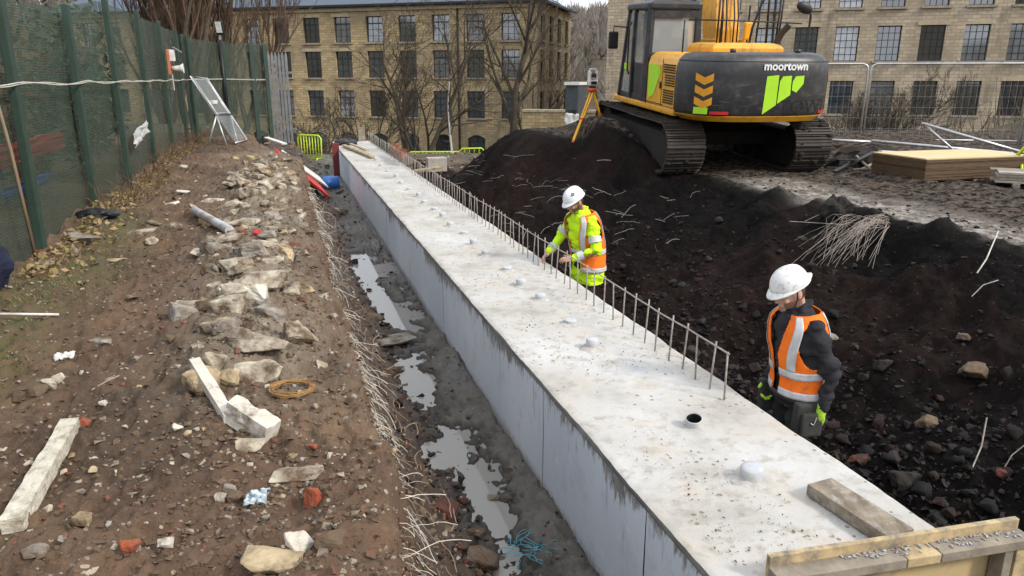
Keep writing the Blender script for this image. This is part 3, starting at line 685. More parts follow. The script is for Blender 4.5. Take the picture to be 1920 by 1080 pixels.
mb = MB(); mb.tube([i0, i1], .012, 5); mb.tube([i3, i2], .012, 5); mb.tube([lv(A0.lerp(B0, .45)), lv(A1.lerp(B1, .45))], .012, 5); mb.build('inner_rods', M_ALU, sv, True)
PP = np.array([[lv(A0.lerp(A1, .05+.9*a).lerp(B0.lerp(B1, .05+.9*a), .02+.96*b)) for b in np.linspace(0, 1, 9)] for a in np.linspace(0, 1, 5)]); link('screen_mesh', grid_mesh('screen_mesh', PP, M_SIEVE), sv)
j0 = lv(A0.lerp(B0, .42)); j1 = lv(A1.lerp(B1, .42))
for a, b in ((j0, lv(az(388, 275, 1.50))), (j0, lv(az(428, 279, 1.45))), (j1, lv(az(447, 272, 1.5)))):
    mb = MB(); mb.tube([a, b+Vector((0, 0, -.05))], .020, 6); mb.build('leg', M_ALU, sv, True)
mb = MB(); mb.tube([j0+Vector((-.03, 0, 0)), j1], .028, 6); mb.build('hinge_rod', M_BLACK, sv)
pq = A0.lerp(B0, .62).lerp(A1.lerp(B1, .62), .4); mb = MB(); mb.box(lv(pq)+Vector((.0, -.02, 0)), (.17, .02, .09), Matrix.Rotation(-.5, 3, 'X')); mb.build('name_plate', M_WHITE, sv)
# ================================================================== excavator
M_YEL = mat('excavator_yellow', (.76, .37, .020), (.66, .31, .018), 3, .42, .05, 20, spec=.5, dirt=(.26, .17, .08), dirt_amt=.24, dscale=7, obj=True)
M_CW = mat('counterweight_grey', (.026, .027, .030), (.018, .018, .020), 2, .42, .06, 18, spec=.5, dirt=(.060, .055, .049), dirt_amt=.36, dscale=6, obj=True)
M_CABD = mat('cab_dark', (.024, .025, .029), (.016, .016, .019), 3, .45, .05, spec=.5, dirt=(.06, .055, .05), dirt_amt=.3, dscale=5, obj=True)
M_LIME = mat('lime_print', (.40, .72, .03), (.34, .64, .02), 4, .5, 0)
M_ORPR = mat('orange_print', (.75, .33, .02), (.62, .26, .02), 4, .5, 0)
M_REDPR = mat('red_print', (.50, .02, .025), (.38, .015, .02), 8, .5, 0)
M_WPR = mat('white_print', (.78, .78, .78), (.7, .7, .7), 5, .5, 0)
M_GHOST = mat('ghost_print', (.008, .008, .009), None, 5, .6, 0)
M_TRK = mat('track_steel', (.085, .070, .058), (.028, .023, .020), 7, .6, .4, 40, metal=.2, dirt=(.045, .036, .03), dirt_amt=.8, dscale=6)
M_TFR = mat('track_frame_mud', (.020, .017, .015), (.010, .009, .008), 5, .85, .6, 30)
M_CHROME = mat('cylinder_rod', (.6, .6, .6), None, 4, .25, 0, metal=.9)
N = NT('cab_glass'); N.color((.20, .24, .25)); N.rough(.04, .6); N.b.inputs['Alpha'].default_value = .38; M_CGL = N.mat
N = NT('cab_rear_glass_sky_tint'); N.color((.42, .46, .47)); N.rough(.08, .6); N.b.inputs['Alpha'].default_value = .55; M_RGL = N.mat  # paler than the other panes: reflected sky is put into the colour
EXC = empty('excavator', (3.80, 15.5, 1.30), 0, 'yellow and black tracked excavator standing on the black spoil platform', 'excavator')
EXC.rotation_euler = (math.radians(3.2), 0, math.radians(10)); EXC.location.z = 1.40
# tracks
LW, RW = 1.80, .43
def track_path(d):
    per = 2*2*LW+2*math.pi*RW; d %= per
    if d < 2*LW: return Vector((0, LW-d, 0.0)), 0.0
    d -= 2*LW
    if d < math.pi*RW: a = d/RW; return Vector((0, -LW-RW*math.sin(a), RW-RW*math.cos(a))), a
    d -= math.pi*RW
    if d < 2*LW: return Vector((0, -LW+d, 2*RW)), math.pi
    d -= 2*LW; a = d/RW; return Vector((0, LW+RW*math.sin(a), RW+RW*math.cos(a))), math.pi+a
per = 4*LW+2*math.pi*RW; NSH = 52
mb = MB(); mb.box((0, 0, .0), (.70, .178, .028)); mb.box((0, .06, -.026), (.70, .018, .03)); mb.box((0, 0, -.022), (.70, .014, .022)); mb.box((0, -.06, -.026), (.70, .018, .03))
shoe = mb.mesh('track_shoe', M_TRK)
for sx in (-1.2, 1.2):
    mb = MB(); prof = [(-1.95, .16), (-1.75, .10), (1.75, .10), (1.95, .18), (1.95, .60), (1.6, .72), (-1.6, .72), (-1.95, .62)]
    mb.add([(sx-.22, y, z) for y, z in prof]+[(sx+.22, y, z) for y, z in prof], [tuple(range(7, -1, -1)), tuple(range(8, 16))]+[(i, (i+1) % 8, 8+(i+1) % 8, 8+i) for i in range(8)])
    tk = mb.build('track', M_TFR, EXC)
    for i in range(NSH):
        p, a = track_path(i*per/NSH); o = link('track_shoe', shoe, tk); o.location = p+Vector((sx, 0, .05)); o.rotation_euler = (-a, 0, 0)
    m = MB(); rs_ = random.Random(int(sx*10)+40)
    for k in range(150):
        p, a = track_path(rs_.random()*per); q = p+Vector((sx+rs_.uniform(-.34, .34), 0, .05)); r = rs_.uniform(.012, .045); m.ell(q+Vector((0, -math.sin(a)*.03, -math.cos(a)*.03)), (r*1.6, r, r), None, 6, 4)
    o = m.build('caked_mud', M_TFR, tk); o['kind'] = 'stuff'
    for y in (-LW, LW):
        mb = MB(); n = 18; mb.rings([[Vector((sx+x, y+r*math.cos(2*math.pi*k/n), RW+.05+r*math.sin(2*math.pi*k/n))) for k in range(n)] for x, r in ((-.2, .2), (-.2, .37), (.2, .37), (.2, .2))]); mb.build('wheel', M_TFR, tk, False)
    for k in range(7):
        y = -1.3+k*.43; mb = MB(); mb.tube([(sx-.25, y, .14), (sx+.25, y, .14)], .10, 10); mb.build('roller', M_TFR, tk)
mb = MB(); mb.box((0, 0, .62), (1.9, 1.5, .32)); mb.box((0, .75, .5), (2.2, .35, .26)); mb.box((0, -.75, .5), (2.2, .35, .26)); mb.build('undercarriage', M_TFR, EXC, bevel=.05)
mb = MB(); n = 28; mb.rings([[Vector((.62*math.cos(2*math.pi*k/n), .62*math.sin(2*math.pi*k/n), z)) for k in range(n)] for z in (.76, 1.02)]); mb.build('slew_ring', M_TFR, EXC, True)
# deck
mb = MB(); mb.box((0, -.05, 1.075), (2.64, 3.5, .13)); mb.build('deck', M_YEL, EXC, bevel=.04)
# counterweight: plan outline swept up
def plan(ins, hw=1.345, n=26):
    pts = []
    for k in range(n+1):
        a = -1+2*k/n; x = a*(hw-ins)
        # rounded rear corners: superellipse
        y = -2.10-(.62-ins*.6)*(1-abs(a)**5.0)**.5
        pts.append((x, y+.17*a*a))
    pts.append((hw-ins, -1.86)); pts.append((-(hw-ins), -1.86)); return pts
rs = []
for z, ins in ((1.03, .16), (1.08, .05), (1.16, .0), (1.45, -.005), (1.75, .0), (1.90, .015), (2.0, .06), (2.07, .14), (2.10, .30)):
    rs.append([Vector((x, y, z)) for x, y in plan(ins)])
mb = MB(); mb.rings(rs); cw = mb.build('counterweight', M_CW, EXC); smooth_by_angle(cw.data, 40)
mb = MB(); rs = [[Vector((x, y, z)) for x, y in plan(i_)] for z, i_ in ((.985, .30), (.995, .14), (1.085, .035), (1.10, .06))]; mb.rings(rs); o = mb.build('bumper_skirt', M_YEL, EXC); smooth_by_angle(o.data, 40)
def rear_y(x, off=.006):
    a = max(-1, min(1, x/1.345)); return -2.10-.62*(1-abs(a)**5.0)**.5+.17*a*a-off
def decal(poly, mt, name, parent=cw, off=.006):            # flat print that follows the rear curve; poly in (x, z)
    bm = bmesh.new(); vs = [bm.verts.new((x, 0, z)) for x, z in poly]; bm.faces.new(vs)
    bmesh.ops.triangulate(bm, faces=bm.faces[:])
    for _ in range(2): bmesh.ops.subdivide_edges(bm, edges=bm.edges[:], cuts=1, use_grid_fill=True)
    for v_ in bm.verts: v_.co.y = rear_y(v_.co.x, off)
    me = bpy.data.meshes.new(name); bm.to_mesh(me); bm.free(); me.materials.append(mt); return link(name, me, parent)
def text_mesh(body, size, fn, mt, name, parent, bold=.0):
    cu = bpy.data.curves.new(name, 'FONT'); cu.body = body; cu.size = size; cu.align_x = 'CENTER'; cu.resolution_u = 3; cu.offset = bold
    t_ = bpy.data.objects.new(name, cu); COL.objects.link(t_); bpy.context.view_layer.update()
    me = bpy.data.meshes.new_from_object(t_.evaluated_get(bpy.context.evaluated_depsgraph_get())); bpy.data.objects.remove(t_)
    for v_ in me.vertices: v_.co = fn(v_.co.x, v_.co.y)
    me.materials.clear(); me.materials.append(mt); return link(name, me, parent)
text_mesh('moortown', .20, lambda x, y: Vector((.22+x*.92, rear_y(.22+x*.92, .008), 1.84+y*.92)), M_WPR, 'lettering', cw, .006)
text_mesh('TOWN', .30, lambda x, y: Vector((.72+x*1.15, rear_y(.72+x*1.15, .006), 1.15+y)), M_GHOST, 'lettering', cw, .0)
decal([(-.13, 1.13), (-.11, 1.74), (.10, 1.76), (.10, 1.28)], M_LIME, 'emblem')
decal([(.115, 1.30), (.125, 1.66), (.17, 1.74), (.33, 1.75), (.34, 1.44)], M_LIME, 'emblem', off=.010)
decal([(.36, 1.52), (.36, 1.66), (.41, 1.74), (.57, 1.75), (.57, 1.62), (.45, 1.48)], M_LIME, 'emblem', off=.008)
for z in (1.28, 1.47, 1.66):
    decal([(-1.20, z), (-1.09, z-.07), (-.97, z), (-.97, z+.12), (-1.09, z+.05), (-1.20, z+.12)], M_ORPR, 'chevron')
    decal([(1.20, z), (1.26, z-.05), (1.30, z), (1.30, z+.12), (1.26, z+.06), (1.20, z+.12)], M_ORPR, 'chevron')
decal([(-1.20, 1.12), (-1.02, 1.12), (-1.02, 1.23), (-1.20, 1.23)], M_LIME, 'sticker'); decal([(-.99, 1.12), (-.70, 1.12), (-.70, 1.17), (-.99, 1.17)], M_REDPR, 'reflector'); decal([(.98, 1.13), (1.22, 1.13), (1.22, 1.18), (.98, 1.18)], M_REDPR, 'reflector')
rs_ = random.Random(6); m = MB()
for k in range(26):
    xx = rs_.uniform(-1.15, 1.15); zz = rs_.choice((1.25, 1.42, 1.44, 1.6, 1.3))+rs_.uniform(-.05, .05); ln = rs_.uniform(.04, .30); sl_ = rs_.uniform(-.15, .15)
    pts = [(min(1.2, xx+ln*q/4), zz+sl_*ln*q/4) for q in range(5)]; hh_ = rs_.uniform(.002, .006)
    m.add([Vector((x, rear_y(x, .0045), z)) for x, z in pts]+[Vector((x, rear_y(x, .0045), z+hh_)) for x, z in pts], [(q, q+1, q+6, q+5) for q in range(4)])
m.build('scratches', mat('scratch_grey', (.20, .19, .18), (.12, .11, .10), 20, .6, 0), cw)
m = MB(); pp = plan(-.002); pp2 = plan(-.002); m.rings([[Vector((x, y, 1.965)) for x, y in plan(.032)], [Vector((x, y, 1.975)) for x, y in plan(.040)]], caps=False); m.build('seam', M_GHOST, cw)
for sx in (-.55, .62):
    m = MB(); m.tube([(sx, -2.30, 2.09), (sx, -2.30, 2.16)], .05, 10); m.build('lifting_eye', M_CW, cw, True)
# engine house left side (yellow) with vents, right side tank
mb = MB(); rs = []
for z, ins in ((1.14, 0), (1.85, 0), (1.98, .04), (2.05, .12), (2.07, .25)):
    rs.append([Vector((-1.33+ins, -1.92, z)), Vector((-.1, -1.92, z)), Vector((-.1, -.42, z)), Vector((-1.33+ins, -.42, z))])
mb.rings(rs); o = mb.build('engine_side_panel', M_YEL, EXC, bevel=.02)
sidep = o
mb = MB()
for (y0, y1, z0, nn) in ((-1.78, -1.30, 1.22, 6), (-1.80, -1.36, 1.52, 5), (-1.80, -1.26, 1.74, 4)):
    for k in range(nn):
        for (a, b) in ((y0, y0+.17), (y0+.19, y1)): mb.box((-1.334, (a+b)/2, z0+k*.042), (.02, b-a, .022))
mb.build('vent_slots', M_GHOST, sidep)
m = MB(); m.box((-1.333, -1.20, 1.55), (.008, .012, .80)); m.build('panel_gap', M_GHOST, sidep); m = MB(); m.box((-1.333, -.86, 1.17), (.008, .85, .012)); m.build('panel_gap', M_GHOST, sidep)
m = MB(); m.box((-1.34, -1.14, 1.50), (.02, .05, .12)); m.build('latch', M_BLACK, sidep, bevel=.006)
mb = MB(); mb.add([(-1.336, -.52, 1.22), (-1.336, -.48, 1.86), (-1.336, -1.05, 1.84), (-1.336, -1.12, 1.74), (-1.336, -.80, 1.30)], [(0, 1, 2, 3, 4)]); mb.build('side_emblem', M_LIME, sidep)
mb = MB(); rs = []
for z, ins in ((1.14, 0), (1.82, 0), (1.96, .06), (2.0, .2)):
    rs.append([Vector((.15, -1.92, z)), Vector((1.33-ins, -1.92, z)), Vector((1.33-ins, 1.1, z)), Vector((.15, 1.1, z))])
mb.rings(rs); mb.build('tank_side_panel', M_YEL, EXC, bevel=.02)
mb = MB(); rs = []
for z, ins in ((1.9, 0), (2.16, 0), (2.22, .06), (2.24, .15)): rs.append([Vector((-.62+ins, -1.66+ins, z)), Vector((.72-ins, -1.66+ins, z)), Vector((.72-ins, -.5-ins, z)), Vector((-.62+ins, -.5-ins, z))])
mb.rings(rs); mb.build('engine_hood', M_YEL, EXC, bevel=.02)
mb = MB(); mb.tube([(.80, -1.25, 2.05), (.80, -1.25, 2.28), (.84, -1.30, 2.42), (.93, -1.36, 2.55)], [.065, .065, .06, .058], 10, caps=False); mb.build('exhaust', M_TRK, EXC, True)
# cab
cab = empty('cab', (0, 0, 0)); cab.parent = EXC
x0, x1, y0, y1, zb, zt = -1.32, -.36, -.36, 1.30, 1.14, 2.98
def post(a, b, wd=.08, nm='cab_pillar'):
    m = MB(); m.bar(a, b, wd, wd); return m.build(nm, M_CABD, cab, bevel=.015)
for (x, y) in ((x0, y0), (x1, y0)): post((x, y+.04, zb), (x+(.03 if x == x0 else -.0), y+.06, zt-.06), .11)
post((x0, .55, zb), (x0+.03, .55, zt-.05), .08)
post((x0, y1, zb), (x0+.04, y1-.35, zt-.1), .07); post((x1, y1, zb), (x1-.02, y1-.35, zt-.1), .07)
m = MB(); m.rings([[Vector((a, b, z)) for a, b in ((x0-.02+i_, y0-.03+i_), (x1+.02-i_, y0-.03+i_), (x1+.02-i_, y1-.3-i_), (x0-.02+i_, y1-.3-i_))] for z, i_ in ((zt-.16, 0), (zt-.04, 0), (zt, .1))]); m.build('cab_roof', M_CABD, cab, bevel=.03)
m = MB(); m.box(((x0+x1)/2, (y0+y1)/2, zb+.05), (x1-x0, y1-y0, .12)); m.box((x0+.03, .05, zb+.40), (.06, .75, .62)); m.box(((x0+x1)/2, y0+.04, zb+.50), (x1-x0-.06, .08, .82)); m.build('cab_lower_shell', M_CABD, cab, bevel=.02)
m = MB(); m.box(((x0+x1)/2, y0+.04, zt-.24), (x1-x0-.1, .07, .14)); m.build('cab_rear_header', M_CABD, cab)
m = MB(); m.add([(x0+.06, y0+.03, zb+.9), (x1-.06, y0+.03, zb+.9), (x1-.06, y0+.05, zt-.3), (x0+.06, y0+.05, zt-.3)], [(0, 1, 2, 3)]); m.build('rear_window', M_RGL, cab)
for (a, b, c_, d_) in ((-.26, .50, zb+.75, zt-.2), (.60, 1.2, zb+.15, zt-.2)):
    m = MB(); m.add([(x0+.01, a, c_), (x0+.01, b, c_), (x0+.03, min(b, .95), d_), (x0+.03, a, d_)], [(3, 2, 1, 0)]); m.build('side_window', M_CGL, cab)
m = MB(); m.add([(x0+.05, y1-.02, zb+.1), (x1-.05, y1-.02, zb+.1), (x1-.05, y1-.36, zt-.15), (x0+.05, y1-.36, zt-.15)], [(0, 1, 2, 3)]); m.build('windscreen', M_CGL, cab)
m = MB(); m.box((-.84, .28, 1.55), (.5, .5, .16)); m.box((-.84, .06, 1.95), (.46, .14, .75)); m.box((-.84, .05, 2.42), (.26, .10, .2)); m.build('seat', M_BLACK, cab, bevel=.04)
m = MB(); m.box((x0-.012, .9, 1.75), (.01, .18, .12)); m.build('window_sticker', M_LIME, cab); m = MB(); m.box((x0-.012, .80, 1.76), (.01, .10, .16)); m.build('window_sticker', M_ORPR, cab)
m = MB(); m.tube([(x0-.05, .58, 2.6), (x0-.09, .58, 2.5), (x0-.09, .58, 1.7), (x0-.05, .58, 1.6)], .016, 6); m.build('grab_handle', M_BLACK, cab)
m = MB(); m.tube([(x0-.02, .9, 2.50), (x0-.28, 1.0, 2.52), (x0-.28, 1.0, 2.40)], .016, 6); mr = m.build('mirror_arm', M_BLACK, EXC)
m = MB(); m.box((x0-.28, 1.0, 2.25), (.20, .08, .34)); m.build('mirror_head', M_BLACK, mr, bevel=.03)
m = MB(); m.tube([(-.42, -.2, zt-.02), (-.42, -.2, zt+.05)], .04, 8); bq = m.build('beacon', M_BLACK, EXC); m = MB(); m.ell((-.42, -.2, zt-.12), (.075, .075, .09)); m.build('beacon_lens', mat('beacon_orange', (.75, .16, .01), None, 5, .3, 0), bq, True)
# boom with cylinders
def boom_piece(name, pts, wds, hts, mt, x=.10):
    m = MB(); rs = []
    for i, (y, z) in enumerate(pts):
        a = pts[max(i-1, 0)]; b = pts[min(i+1, len(pts)-1)]; d = Vector((0, b[0]-a[0], b[1]-a[1])).normalized(); nn = Vector((0, -d.z, d.y))
        c_ = Vector((x, y, z)); rs.append([c_+Vector((sx*wds[i]/2, 0, 0))+nn*(sz*hts[i]/2) for sx, sz in ((-1, -1), (1, -1), (1, 1), (-1, 1))])
    m.rings(rs); return m.build(name, mt, EXC, bevel=.02)
boom_piece('boom', [(.35, 1.5), (.5, 2.4), (.85, 3.6), (1.6, 4.9), (2.7, 5.8), (3.9, 6.2)], [.50, .50, .48, .46, .44, .40], [.45, .62, .75, .8, .65, .45], M_YEL, .50)
boom_piece('dipper_arm', [(3.75, 6.6), (3.65, 5.5), (3.35, 4.0), (3.2, 3.1)], [.34, .36, .32, .28], [.4, .6, .45, .35], M_YEL, .50)
m = MB(); m.rings([[Vector((x, 3.2+r*math.cos(a)-.3, 2.6+r*math.sin(a))) for x in (-.1,)]+[Vector((.85, 3.2+r*math.cos(a)-.3, 2.6+r*math.sin(a)))] for r, a in [(.55, math.radians(q)) for q in range(-150, 61, 15)]], close=False, caps=False); o = m.build('bucket', M_TRK, EXC); md = o.modifiers.new('th', 'SOLIDIFY'); md.thickness = .05
for sx in (.14, .86):
    m = MB(); m.tube([(sx, .95, 1.45), (sx, 1.15, 2.6)], .085, 10); o = m.build('lift_cylinder', M_YEL, EXC, True); m = MB(); m.tube([(sx, 1.15, 2.6), (sx, 1.35, 3.9)], .05, 10); m.build('cylinder_rod', M_CHROME, o, True)
m = MB(); m.tube([(.5, 1.9, 5.7), (.5, 2.9, 6.4)], .09, 10); o = m.build('dipper_cylinder', M_YEL, EXC, True); m = MB(); m.tube([(.5, 2.9, 6.4), (.5, 3.7, 6.6)], .05, 8); m.build('cylinder_rod', M_CHROME, o, True)
for k, xx in enumerate((.34, .42, .58, .66)):
    m = MB(); m.tube([(xx, .1, 2.1), (xx, .12, 2.7), (xx+.02, .42, 3.6), (xx, 1.1, 4.8)], .016, 6); m.build('hydraulic_hose', M_BLACK, EXC, True)
m = MB(); m.box((.20, .35, 1.9), (.07, .7, .8)); m.box((.80, .35, 1.9), (.07, .7, .8)); m.build('boom_bracket', M_YEL, EXC, bevel=.02)
# handrails and right mirror
def rail(pts, r=.018): m = MB(); m.tube(pts, r, 6); return m.build('handrail', M_BLACK, EXC, True)
rail([(-.98, -1.35, 2.62), (-.30, -1.35, 2.62), (.6, -1.35, 2.60), (1.18, -1.35, 2.58)], .014)
for xx in (-.40, -.34): rail([(xx, -1.3, 2.05), (xx, -1.3, 3.3)], .016)
rail([(-.95, -1.1, 2.62), (-.95, -1.1, 2.05)], .014)
rail([(.40, -.9, 2.0), (.46, -.9, 2.5), (.60, -.9, 2.95), (.66, -.9, 3.02), (.74, -.9, 3.02), (.76, -.9, 2.2)], .022)
for xx in (.70, 1.10, 1.15): rail([(xx, -.6, 2.0), (xx+.05, -.6, 3.25)], .017)
rail([(.70, -.6, 2.62), (1.15, -.6, 2.62)], .014)
m = MB(); m.tube([(.95, -1.0, 2.02), (1.45, -1.02, 2.05), (1.52, -1.02, 2.10), (1.53, -1.02, 2.72), (1.50, -1.02, 2.80), (1.42, -1.02, 2.82)], .02, 6); mr = m.build('mirror_arm', M_BLACK, EXC, True)
m = MB(); m.ell((1.38, -1.03, 2.86), (.17, .05, .10), Matrix.Rotation(.35, 3, 'Y')); m.build('mirror_head', M_BLACK, mr, True)
m = MB(); m.box((.55, -.55, 2.45), (.16, .10, .32)); m.build('work_lamp', M_YEL, EXC, bevel=.03)
m = MB(); m.tube([(.55, -.55, 2.0), (.55, -.55, 2.9)], .016, 6); m.build('lamp_post', M_BLACK, EXC)
# ================================================================== people
def remesh(mb, name, vox, mts, fold=0.0, fscale=9, seed=0, it=3):
    me = mb.mesh('tmp', mts if isinstance(mts, list) else [mts]); t_ = bpy.data.objects.new('tmp', me); COL.objects.link(t_)
    md = t_.modifiers.new('r', 'REMESH'); md.mode = 'VOXEL'; md.voxel_size = vox; md.use_smooth_shade = True
    s2 = t_.modifiers.new('s', 'SMOOTH'); s2.iterations = it; s2.factor = .5
    bpy.context.view_layer.update()
    r = bpy.data.meshes.new_from_object(t_.evaluated_get(bpy.context.evaluated_depsgraph_get())); bpy.data.objects.remove(t_); bpy.data.meshes.remove(me)
    r.name = name; n = len(r.vertices); co = np.zeros(n*3); r.vertices.foreach_get('co', co); co = co.reshape(-1, 3)
    if fold:
        nr = np.zeros(n*3); r.vertices.foreach_get('normal', nr); nr = nr.reshape(-1, 3)
        f = fbm(co[:, 0]*fscale+co[:, 1]*fscale*.7, co[:, 2]*fscale*1.5, seed, 3)+.6*fbm(co[:, 1]*fscale*1.3, co[:, 2]*fscale*1.9+co[:, 0]*4, seed+3, 3)
        co += nr*(f*fold)[:, None]; r.vertices.foreach_set('co', co.reshape(-1))
    r.polygons.foreach_set('use_smooth', np.ones(len(r.polygons), bool)); r.materials.clear()
    for m in (mts if isinstance(mts, list) else [mts]): r.materials.append(m)
    r.update(); return r, co
TR = [(.62, .215, .165, 0), (.80, .212, .160, 0), (.90, .207, .152, 0), (1.0, .202, .148, 0), (1.12, .205, .147, .005), (1.25, .215, .150, .01), (1.36, .215, .143, .005), (1.42, .198, .128, 0), (1.455, .162, .112, -.005), (1.48, .120, .095, -.01), (1.52, .078, .078, 0)]
def tor(z):
    z = max(TR[0][0], min(TR[-1][0], z))
    for a, b in zip(TR[:-1], TR[1:]):
        if a[0] <= z <= b[0]:
            u = (z-a[0])/(b[0]-a[0]); return [a[i]*(1-u)+b[i]*u for i in range(1, 4)]
def make_person(name, label, loc, yaw, lean, hpitch, hyaw, arms, K):
    e_ = empty(name, loc, yaw, label, 'person')
    def bend(p):
        p = Vector(p); k = lean*float(sm((p.z-.85)/.5)); q = p-Vector((0, 0, .92)); c, s_ = math.cos(k), math.sin(k)
        return Vector((q.x, q.y*c+q.z*s_, q.z*c-q.y*s_+.92))
    def torso(th, z, off=0.0):
        a, b, y = tor(z); a *= K.get('slim', 1); b *= K.get('slim', 1); s_, c = math.sin(th), math.cos(th)
        return bend((math.copysign(abs(s_)**.85, s_)*(a+off), math.copysign(abs(c)**.9, c)*(b+off)+y, z))
    # ---- head frame
    HB = bend((0, .015, 1.62)); HR = (Matrix.Rotation(hyaw, 3, 'Z') @ Matrix.Rotation(-hpitch, 3, 'X'))
    neck = bend((0, 0, 1.50)); HC = neck+HR @ Vector((0, .035, .135))
    def hd(p): return HC+HR @ Vector(p)
    # ---- body: one continuous mesh
    mb = MB()
    mb.rings([[torso(2*math.pi*k/20, z, -.035) for k in range(20)] for z in (.80, .9, 1.0, 1.12, 1.25, 1.36, 1.42, 1.46)])
    mb.ell(bend((0, 0, .90)), (.165, .125, .12)); mb.cap(bend((0, -.005, 1.42)), hd((0, -.03, -.07)), .062, .056)
    legs = K['legs']
    for hip, kn, an in legs:
        mb.cap(hip, kn, .082, .055); mb.cap(kn, an, .055, .04); mb.cap(an, Vector(an)+Vector((0, .13, -.05)), .042, .035)
    for A in arms:
        sh = bend(A['sh']); mb.cap(sh, A['el'], .052, .042); mb.cap(A['el'], A['wr'], .040, .029); hand(mb, A, 0.0)
    n = 24; rs = []
    for j in range(1, 18):
        ph = -math.pi/2+math.pi*j/18; ring = []
        for i in range(n):
            a = 2*math.pi*i/n; x, y, z = math.cos(ph)*math.sin(a), math.cos(ph)*math.cos(a), math.sin(ph)
            jaw = 1-.30*max(0, -z)**1.3; fw = 1.0-.10*max(0, -z)*(y < 0)
            ring.append(hd((x*.080*jaw, y*.100*fw+.012*max(0, -z)*(y > 0), z*.122)))
        rs.append(ring)
    mb.rings(rs)
    mb.cap(hd((0, .088, .022)), hd((0, .118, -.022)), .009, .014); mb.ell(hd((0, .102, -.026)), (.019, .012, .010), HR)
    mb.ell(hd((0, .082, .030)), (.052, .020, .010), HR); mb.ell(hd((0, .088, -.092)), (.026, .022, .020), HR)
    mb.ell(hd((0, .096, -.055)), (.024, .011, .006), HR); mb.ell(hd((0, .094, -.067)), (.022, .011, .007), HR)
    for sx in (-1, 1):
        mb.ell(hd((sx*.078, -.008, -.008)), (.010, .021, .033), HR); mb.ell(hd((sx*.042, .078, -.025)), (.022, .018, .018), HR)
    me, co = remesh(mb, 'person_body', .0066, K['skin'], it=2)
    inv = HR.transposed(); L = (co-np.array(HC)) @ np.array(inv).T
    ca = me.color_attributes.new('hair', 'FLOAT_COLOR', 'POINT'); c = np.zeros((len(co), 4), np.float32); c[:, 3] = 1
    x, y, z = L[:, 0], L[:, 1], L[:, 2]; inh = (np.abs(x) < .095) & (np.abs(y) < .14) & (z > -.14) & (z < .2)
    beard = inh & (z < -.035-.02*(np.abs(x) < .03)) & (y > -.035) & ~((np.abs(z+.060) < .009) & (np.abs(x) < .022) & (y > .085)) & (z > -.125)
    hair = inh & ((z > .02) & (y < .045-.0*z) | (y < -.030) & (z > -.055)) & (np.abs(x) < .083)
    brow = inh & (np.abs(z-.034) < .008) & (y > .065) & (np.abs(x) > .012) & (np.abs(x) < .055)
    eye = inh & (np.abs(z-.008) < .007) & (y > .06) & (np.abs(np.abs(x)-.032) < .015)
    c[:, 0] = np.clip(.78*beard*K['beard']+1.0*hair+.9*brow+.75*eye, 0, 1); ca.data.foreach_set('color', c.reshape(-1))
    link('body', me, e_)
    # ---- trousers, boots
    mb = MB(); mb.rings([[torso(2*math.pi*k/20, z, .0) for k in range(20)] for z in (.82, .9, .98)])
    for hip, kn, an in legs:
        mb.cap(Vector(hip)+Vector((0, 0, .03)), kn, .112, .082); mb.cap(kn, Vector(an)+Vector((0, 0, .03)), .082, .068)
    me, _ = remesh(mb, 'trousers', .014, K['trousers'], .018, 11, 5); link('trousers', me, e_)
    for hip, kn, an in legs:
        mb = MB(); an = Vector(an); mb.cap(an+Vector((0, 0, .10)), an+Vector((0, 0, -.02)), .064, .062); mb.cap(an+Vector((0, -.03, -.04)), an+Vector((0, .16, -.05)), .052, .046); mb.box(an+Vector((0, .06, -.095)), (.095, .30, .03))
        me, _ = remesh(mb, 'boot', .009, M_BLACK); link('boot', me, e_)
    # ---- jacket
    mb = MB(); zs = [z for z in (K['hem'], .80, .90, 1.0, 1.12, 1.25, 1.36, 1.42, 1.455, 1.48, 1.505) if z >= K['hem']]
    mb.rings([[torso(2*math.pi*k/24, z, .004) for k in range(24)] for z in zs])
    for A in arms:
        sh = bend(A['sh']); wr = Vector(A['el']).lerp(Vector(A['wr']), .88)
        mb.cap(sh, A['el'], .076, .061); mb.cap(A['el'], wr, .060, .047)
        mb.cap(bend((A['sh'][0]*.45, 0, 1.42)), sh, .07, .074)
    mb.rings([[bend((math.sin(a)*(.078+.006*q), math.cos(a)*(.078+.008*q)-.004, 1.47+.05*q+(.012*q*(1-math.cos(a)) if q else 0))) for a in [2*math.pi*k/18 for k in range(18)]] for q in (0, .6, 1.0)])
    me, _ = remesh(mb, 'jacket', .0105, K['jacket'], .034, 9, 15, 3); jk = link('jacket', me, e_)
    def strip(nm, fn, n, m, mt, par, th=.003):
        PP = np.array([[fn(i/n, j/m) for j in range(m+1)] for i in range(n+1)]); o = link(nm, grid_mesh(nm, PP, mt), par); md = o.modifiers.new('t', 'SOLIDIFY'); md.thickness = th; md.offset = 0; return o
    def sleeve_band(A, seg, u0, u1, r, mt, par):
        a, b = (bend(A['sh']), Vector(A['el'])) if seg == 0 else (Vector(A['el']), Vector(A['wr']))
        m = MB(); m.tube([a.lerp(b, u0+(u1-u0)*k/3) for k in range(4)], r, 16, caps=False); return m.build('reflective_band', mt, par, True)
    # ---- vest
    vz0, vz1, gap = K['vest']; nth, nz_ = 200, 84; off = .028; vs = {}; mb = MB(); rn = lambda th, z: .010*float(fbm(th*2.2, z*7, 33, 3))
    def keep(th, z):
        d = abs((th+math.pi) % (2*math.pi)-math.pi)
        if d < gap+max(0, z-1.20)*1.3: return False
        sd_ = abs(d-math.pi/2); lim = .62*math.sqrt(max(0, 1-((z-1.29)/.165)**2))
        return not (sd_ < lim and z > 1.12)
